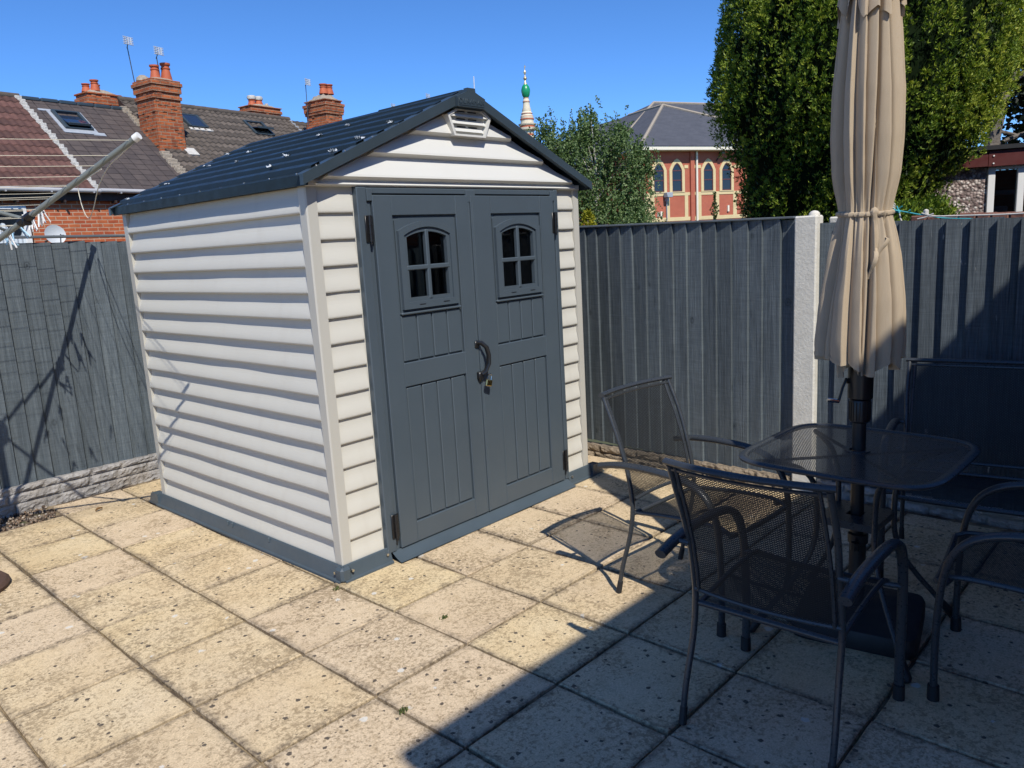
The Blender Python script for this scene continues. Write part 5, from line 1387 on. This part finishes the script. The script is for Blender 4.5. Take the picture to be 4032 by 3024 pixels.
# ================================================================ OUTBUILDING, COPING WALL, POST AND CORD
def right_side():
    g = thing('outbuilding', 'pebble dashed outbuilding with maroon fascia and white window at the right edge', 'outbuilding', (8.188, -.977, 0), math.atan2(-.906, .423))
    # local x runs to the right along the wall, local y (= away) to the back
    T = 1
    w = MB(); w.box(-2.2, -.05, 0, 2.5, -2, 2.05); w.box(-.05, 1.2, 0, 2.5, -2, 1.45); w.build('wall', M['pebble'], g)
    w = MB(); w.box(-.05, 1.2, 1.4, 2.5, 1.4, 2.05); w.build('inside_back', M['dark_in'], g)
    f = MB(); f.box(-.07, 1.4, -.09, -.0, 2.026, 2.20, .004); f.box(-2.25, -.07, -.088, 0, 2.03, 2.19, .004); f.build('fascia', M['maroon'], g)
    f = MB(); f.box(-2.3, 1.45, -.12, 2.6, 2.205, 2.25); f.build('roof', M['black_matte'], g)
    n = MB(); 
    for z in (2.06, 2.14): n.tube([(-.02, -.10, z), (-.02, -.086, z)], .009, 6)
    n.build('fixing', M['white_pvc'], g)
    wf = MB(); wf.box(-.05, .022, -.03, .05, 1.45, 2.03, .006); wf.box(.022, 1.15, -.03, .05, 1.995, 2.03, .005); wf.box(.236, .305, -.03, .05, 1.45, 1.995, .006); wf.box(.70, .77, -.03, .05, 1.45, 1.995, .006); wf.box(.022, 1.15, -.035, .06, 1.43, 1.47, .005)
    wo = wf.build('window_frame', M['white_pvc'], g)
    p = MB(); p.box(.02, 1.15, .005, .012, 1.46, 2.0); p.build('pane', M['glass'], wo)
    i = MB(); i.box(.03, .70, .12, .5, 1.725, 1.775, .004); i.box(.05, .20, .12, .4, 1.52, 1.60, .01); i.build('shelf', M['lead'], g)
    b = MB()
    for x in (.075, .135, .19): b.box(x, x+.014, .115, .125, 1.742, 1.758)
    b.build('blue_light', M['rope_blue'], g)  # small blue lights on the shelf, shown by turquoise colour alone
    b = MB(); b.lathe([(.01, 1.58), (.05, 1.60), (.065, 1.66), (.05, 1.71), (.01, 1.725)], (.345, .18), 12); b.build('pink_ball', M['pink'], g)
    # coping bricks of the wall beyond the fence
    c = thing('coping_wall', 'low wall with weathered reddish clay coping just over the right fence', 'wall', (3.9, -1.7, 0))
    w = MB(); w.box(-.1, .1, -2.5, .35, -1.2, 1.44); w.build('wall', M['brick_old'], c)
    w = MB(); y = .34
    while y > -2.5: 
        w.tone = random.random(); L = random.uniform(.075, .11); w.box(-.13, .13, y-L+.006, y, 1.44+random.uniform(-.004, .004), 1.532+random.uniform(-.008, .006), .008); y -= L
    w.build('coping', M['coping'], c)
    p = thing('wooden_post', 'bleached wooden post with turquoise cord beside the parasol, over the right fence', 'post', (2.87, -1.495, 0))
    m = MB(); m.box(-.02, .02, -.017, .017, -.3, 1.70, .003); m.build('shaft', M['old_wood'], p)
    m = MB()
    for z in (1.565, 1.58, 1.592, 1.605): m.tube([(.028*math.cos(a), .026*math.sin(a), z+.008*math.sin(a*2)) for a in np.linspace(0, 2*PI, 13)[:-1]], .0045, 6, closed=True)
    m.build('white_lashing', M['rope_white'], p)
    r = MB(); r.tube(smooth_path([(2.85, -1.47, 1.588), (2.86, -1.50, 1.578), (2.86, -1.55, 1.566), (2.90, -1.67, 1.533), (2.93, -1.76, 1.512), (2.95, -1.9, 1.50)], 4), .0035, 6)
    for k in range(9): a = random.uniform(0, 6); q = Vector((2.865+random.gauss(0, .008), -1.545+random.gauss(0, .02), 1.568+random.gauss(0, .006))); r.tube([q, q+Vector((random.gauss(0, .01), random.gauss(0, .02), random.gauss(0, .012))), q+Vector((random.gauss(0, .01), random.gauss(0, .03), random.gauss(0, .012)))], .003, 5)
    tag(r.build('cord', M['rope_blue']), 'turquoise cord slung from the wooden post along the fence top', 'cord')
    r = MB()
    for y0, y1, za, zb in ((-1.50, -1.505, 1.58, 1.50), (-1.54, -1.56, 1.57, 1.50), (-1.64, -1.72, 1.515, 1.54), (-1.66, -1.78, 1.545, 1.52), (-1.70, -2.4, 1.525, 1.515)): r.tube([(2.88, y0, za), (2.88, (y0+y1)/2, (za+zb)/2-.006), (2.88, y1, zb)], .004, 6)
    r.lathe([(.004, 1.53), (.014, 1.535), (.014, 1.56), (.004, 1.566)], (2.89, -1.68), 8)
    tag(r.build('white_cord', M['rope_white']), 'knotted white cord lying along the fence top by the wooden post', 'cord')
right_side()

# ================================================================ TREES
def limb(mb, P, r0, r1, n=8):
    P = smooth_path(P, 4); m = len(P); mb.tube(P, [r0+(r1-r0)*i/(m-1) for i in range(m)], n)
def conifer():
    rng = np.random.default_rng(11)
    cx, cy = 7.08, .105
    kz = np.array([1.15, 1.45, 1.6, 1.9, 2.1, 2.3, 2.5, 2.75, 3.3, 3.9, 4.6, 5.4, 6.2, 6.8, 7.2]); kr = np.array([.6, .84, .92, 1.09, 1.22, 1.29, 1.38, 1.48, 1.44, 1.39, 1.26, 1.0, .68, .32, .05])
    RR = np.array([.669, -.741]); 
    def cen(z): o = np.interp(z, (1.2, 1.6, 1.9, 2.1, 2.85, 3.3, 4.2), (-.33, -.30, -.20, -.07, -.05, 0, .07)); return cx+RR[0]*o, cy+RR[1]*o
    t = thing('conifer_tree', 'big dense dark green conifer with yellow tipped sprays behind the parasol', 'tree', (cx, cy, 0))
    tr = MB(); limb(tr, [(0, 0, -2), (.03, .02, 1), (0, 0, 4), (0, 0, 6.5)], .2, .04); tr.build('trunk', M['bark'], t)
    C_, D_, Wd, Ln, T_ = [], [], [], [], []
    ic = MB()
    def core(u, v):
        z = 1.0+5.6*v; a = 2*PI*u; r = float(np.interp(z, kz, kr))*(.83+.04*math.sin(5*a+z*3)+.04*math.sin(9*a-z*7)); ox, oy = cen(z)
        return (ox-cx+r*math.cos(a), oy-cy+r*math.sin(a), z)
    ic.grid(core, 60, 50); ic.build('shade_core', M['inner'], t)  # solid filler core, coloured dark as the shaded gaps between plumes
    cam_dir = math.atan2(-2.914-cy, -1.928-cx)
    def facing(a): return np.cos(a-cam_dir)
    # inner shell of older foliage, toned darker still as shade between the plumes
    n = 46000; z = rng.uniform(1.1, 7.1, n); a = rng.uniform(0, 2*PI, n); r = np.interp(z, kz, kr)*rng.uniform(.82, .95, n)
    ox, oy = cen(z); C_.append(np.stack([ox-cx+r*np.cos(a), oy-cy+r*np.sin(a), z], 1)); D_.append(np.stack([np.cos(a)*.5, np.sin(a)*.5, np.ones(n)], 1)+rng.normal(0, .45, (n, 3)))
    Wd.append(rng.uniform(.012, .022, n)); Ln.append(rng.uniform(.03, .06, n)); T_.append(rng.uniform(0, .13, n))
    # flame-shaped plumes of small tufts
    NP = 1550
    for i in range(NP):
        z0 = rng.uniform(1.15, 6.5); a0 = rng.uniform(0, 2*PI); R0 = float(np.interp(z0, kz, kr))
        fc = math.cos(a0-cam_dir)
        if z0 > 4.6 and rng.uniform() < .5: continue
        H = rng.uniform(.28, .70); rad = rng.uniform(.055, .12); outp = rng.uniform(-.20, .06); lean = rng.uniform(.0, .28)
        m = int(46*H/.5*rad/.09*(1 if fc > -.25 else .4)); h = rng.uniform(0, 1, m)**.85
        z = z0+H*h; rr = rad*np.sin(np.clip((1-h)*1.15+.10, 0, 1)*PI*.5)**.8*np.sqrt(rng.uniform(.2, 1, m)); b = rng.uniform(0, 2*PI, m)
        Rz = np.interp(z, kz, kr); base = np.minimum(R0+outp+lean*H*h, Rz+.01)
        ca, sa = math.cos(a0), math.sin(a0); ox, oy = cen(z)
        lat, dep = rr*np.cos(b), rr*np.sin(b)*.8
        x = ox-cx+ca*(base+dep)-sa*lat; y = oy-cy+sa*(base+dep)+ca*lat
        tuft = np.stack([x, y, z], 1)
        axis = np.stack([ca*(.45+lean)-sa*np.cos(b)*.5+ca*np.sin(b)*.3, sa*(.45+lean)+ca*np.cos(b)*.5+sa*np.sin(b)*.3, np.ones(m)*.9], 1); axis /= np.linalg.norm(axis, axis=1, keepdims=True)
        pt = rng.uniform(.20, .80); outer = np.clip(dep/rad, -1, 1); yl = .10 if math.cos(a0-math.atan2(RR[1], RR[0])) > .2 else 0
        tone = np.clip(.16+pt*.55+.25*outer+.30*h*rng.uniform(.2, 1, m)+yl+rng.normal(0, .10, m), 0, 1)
        nb = 7
        jit = rng.normal(0, 1, (m, nb, 3)); dirs = axis[:, None]+jit*.55; dirs /= np.linalg.norm(dirs, axis=2, keepdims=True)
        ln = rng.uniform(.022, .046, (m, nb))
        cc = tuft[:, None]+dirs*(ln*.5)[..., None]+rng.normal(0, .006, (m, nb, 3))
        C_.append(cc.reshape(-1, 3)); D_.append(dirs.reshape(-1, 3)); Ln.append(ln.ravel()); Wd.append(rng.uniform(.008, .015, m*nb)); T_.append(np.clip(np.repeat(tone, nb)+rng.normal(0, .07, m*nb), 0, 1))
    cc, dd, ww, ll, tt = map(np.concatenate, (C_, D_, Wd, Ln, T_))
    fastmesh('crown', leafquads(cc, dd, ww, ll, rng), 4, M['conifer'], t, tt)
    # shrub at its foot
    s = thing('green_shrub', 'low bright green shrub over the fence between parasol and outbuilding', 'shrub', (4.64, -1.19, 0))
    C_, D_ = [], []
    for i in range(46):
        lat = rng.uniform(-.22, .20); h = rng.uniform(1.42, 1.64)-abs(lat)*.2; q = np.array([RR[0]*lat, RR[1]*lat, h])+np.array([rng.normal(0, .06), rng.normal(0, .06), 0])
        m = 130; C_.append(q+rng.normal(0, [.035, .035, .03], (m, 3))); D_.append(rng.normal(0, .5, (m, 3))+np.array([-.3, -.3, .8]))
    cc, dd = np.concatenate(C_), np.concatenate(D_); n = len(cc)
    fastmesh('foliage', leafquads(cc, dd, rng.uniform(.008, .016, n), rng.uniform(.025, .045, n), rng), 4, M['conifer'], s, np.clip(rng.normal(.52, .16, n), 0, 1))
    st = MB()
    for q in (-.1, 0, .1): limb(st, [(0, 0, -1.2), (RR[0]*q*.5, RR[1]*q*.5, .6), (RR[0]*q, RR[1]*q, 1.5)], .03, .01, 6)
    st.build('stem', M['bark'], s)
    # golden dwarf conifer beside the shed corner
    s = thing('golden_conifer', 'little golden yellow conifer over the fence beside the shed corner', 'shrub', (5.30, 2.44, 0))
    C_, D_, T_ = [], [], []
    for i in range(60):
        z = rng.uniform(1.25, 1.80); rad = .17*(1.86-z)/.5; a = rng.uniform(0, 2*PI); rr = rad*rng.uniform(.4, 1); q = np.array([rr*math.cos(a), rr*math.sin(a), z])
        m = 60; C_.append(q+rng.normal(0, .020, (m, 3))); D_.append(np.array([math.cos(a)*.8, math.sin(a)*.8, .7])+rng.normal(0, .4, (m, 3))); T_.append(rng.uniform(.2, 1, m))
    cc, dd, tt = np.concatenate(C_), np.concatenate(D_), np.concatenate(T_); n = len(cc)
    fastmesh('foliage', leafquads(cc, dd, rng.uniform(.008, .015, n), rng.uniform(.02, .04, n), rng), 4, M['yellow_leaf'], s, tt)
    st = MB(); limb(st, [(0, 0, -1), (0, 0, .5), (0, 0, 1.7)], .04, .01, 6); st.build('stem', M['bark'], s)
def birch():
    rng = np.random.default_rng(3); t = thing('birch_tree', 'loose drooping birch tree with pale trunk between minaret and brick hall', 'tree', (15.92, 9.95, 0))
    k = .01273; ref_z = lambda py: 1.893+(480-py)*k; RX, RY = .669, -.741; FX, FY = .735, .678
    cl = [(1183, 295, 26, 40), (1168, 345, 22, 42), (1205, 340, 30, 45), (1235, 322, 34, 44), (1285, 292, 28, 44), (1281, 258, 13, 24), (1262, 300, 28, 40), (1330, 318, 32, 46), (1350, 300, 22, 30), (1385, 345, 28, 42), (1400, 372, 20, 40), (1310, 375, 60, 60), (1250, 410, 50, 55), (1365, 405, 40, 62), (1300, 450, 80, 46), (1220, 390, 46, 60), (1195, 430, 50, 60), (1380, 460, 40, 45), (1160, 390, 30, 60), (1340, 500, 90, 50), (1230, 500, 80, 50)]
    tr = MB(); limb(tr, [(0, 0, -3.2), (.05, .0, .5), (0, .05, 2.2), (-.02, 0, 3.4), (-.1, .05, 4.6)], .075, .010)
    def at(px, py, dp): l = (px-1292)*k; return Vector((RX*l+FX*dp, RY*l+FY*dp, ref_z(py)))
    C_, D_, T_ = [], [], []
    br = MB()
    for (px, py, rx, ry) in cl:
        q = at(px, py, rng.uniform(-.4, .4)); z0 = max(-.5, min(q.z-1.1, 3.2)); limb(br, [(0, 0, z0), (q.x*.5, q.y*.5, z0+(q.z-z0)*.7), (q.x, q.y, q.z+ry*k*.5)], .018, .004, 6)
        ns = int(rx*ry/9)
        for i in range(ns):
            a = rng.normal(0, .48, 3); c0 = q+Vector((RX*a[0]*rx*k+FX*a[2]*rx*k, RY*a[0]*rx*k+FY*a[2]*rx*k, a[1]*ry*k+.12))
            L = rng.uniform(.18, .5); m = int(L*34)+3; h = np.sort(rng.uniform(0, 1, m)); dr = rng.normal(0, .12, 2)
            pts = np.array(c0)[None]+np.stack([dr[0]*h+rng.normal(0, .022, m), dr[1]*h+rng.normal(0, .022, m), -L*h*h*.9-.05*h], 1)
            C_.append(pts); D_.append(rng.normal(0, .6, (m, 3))+np.array([dr[0], dr[1], -.5])); b0 = rng.uniform(.25, .7); T_.append(np.clip(b0+rng.normal(0, .16, m), 0, 1))
    tr.build('trunk', M['bark_white'], t); br.build('branches', M['bark_white'], t)
    cc, dd, tt = map(np.concatenate, (C_, D_, T_)); n = len(cc)
    fastmesh('crown', leafquads(cc, dd, rng.uniform(.034, .054, n), rng.uniform(.05, .08, n), rng), 4, M['birch'], t, tt)
def dark_tree():
    rng = np.random.default_rng(8); t = thing('broadleaf_tree', 'dark leafy tree with leaning pale trunk, cut by the right edge above the outbuilding', 'tree', (10.34, -.53, 0))
    tr = MB(); limb(tr, [(-.25, .25, -2.4), (-.08, .10, 1.2), (0, 0, 2.38), (.03, -.08, 2.9), (.08, -.22, 3.63), (.2, -.5, 5)], .11, .06)
    limb(tr, [(.05, -.15, 3.2), (.4, -.7, 3.5), (.9, -1.4, 3.7)], .05, .015); limb(tr, [(0, 0, 2.4), (.35, -.6, 2.62), (.8, -1.2, 2.6)], .035, .01); limb(tr, [(0, -.05, 2.6), (.4, -.5, 2.45), (.7, -1.0, 2.35)], .025, .008)
    tr.build('trunk', M['bark'], t)
    C_, D_, T_ = [], [], []
    for i in range(330):
        z = rng.uniform(2.35, 6.5); q = np.array([rng.uniform(-.1, 2.3), rng.uniform(-2.6, .35), z])
        lat = q[0]*.669-q[1]*.741
        if lat < (-.10 if z > 3.6 else .12): continue
        if z < 2.9 and rng.uniform() < .35: continue
        m = 95; C_.append(q+rng.normal(0, .17, (m, 3))); D_.append(rng.normal(0, 1, (m, 3))+np.array([0, 0, -.4])); T_.append(np.clip(rng.uniform(.1, .7)+rng.normal(0, .2, m), 0, 1))
    cc, dd, tt = map(np.concatenate, (C_, D_, T_)); n = len(cc)
    fastmesh('crown', leafquads(cc, dd, rng.uniform(.045, .075, n), rng.uniform(.07, .11, n), rng), 4, M['dark_leaf'], t, tt)
def climber():
    rng = np.random.default_rng(21); t = thing('young_tree', 'slim young leafy tree in front of the brick hall wall, over the fence', 'tree', (24.65, 10.98, 0))
    st = MB(); limb(st, [(0, 0, -3), (.03, 0, 0), (0, .05, 1.8), (.0, 0, 2.75)], .04, .01, 6); st.build('stem', M['bark'], t)
    n = 420; z = rng.uniform(.8, 2.85, n); r = .24*np.clip((3.2-z)/1.2, .35, 1)*(.6+.4*np.sin(z*9)); a = rng.uniform(0, 2*PI, n); q = np.sqrt(rng.uniform(0, 1, n))
    cc = np.stack([r*q*np.cos(a), r*q*np.sin(a), z], 1)
    fastmesh('crown', leafquads(cc, rng.normal(0, 1, (n, 3)), rng.uniform(.05, .08, n), rng.uniform(.08, .12, n), rng), 4, M['climber'], t, rng.uniform(0, 1, n))
conifer(); birch(); dark_tree(); climber()

# ================================================================ HOUSE BEHIND THE VIEWPOINT (casts the big shade)
def own_house():
    h = thing('brick_house', 'brick house behind the viewpoint, whose eaves cast the straight edged shade over the patio', 'house', (-2.215, -4.32, 0), R(-1.2))
    w = MB(); w.box(0, 11.5, -6, -.12, -.1, 3.9); w.build('wall', M['brick'], h)
    f = MB(); f.box(-.02, 11.5, -.14, 0, 3.80, 3.985); f.build('fascia', M['black_wood'], h)
    g = MB(); g.tube([(-.03, .03, 3.96), (11.5, .03, 3.96)], .05, 10); g.build('gutter', M['grey_pvc'], h)
    r = MB(); r.prism([(-.05, 3.99), (-3.1, 5.9), (-6.2, 3.99)], 0, 11.5, 'x'); r.build('roof', M['tile_brown'], h)
    for x in (1.4, 4.4):
        w = MB(); w.box(x, x+1.3, -.13, -.05, 1.0, 2.15, .01); wo = w.build('window', M['white_pvc'], h)
        p = MB(); p.box(x+.07, x+1.23, -.06, -.04, 1.07, 2.08); p.build('pane', M['pane'], wo)
own_house()
bpy.context.view_layer.update()
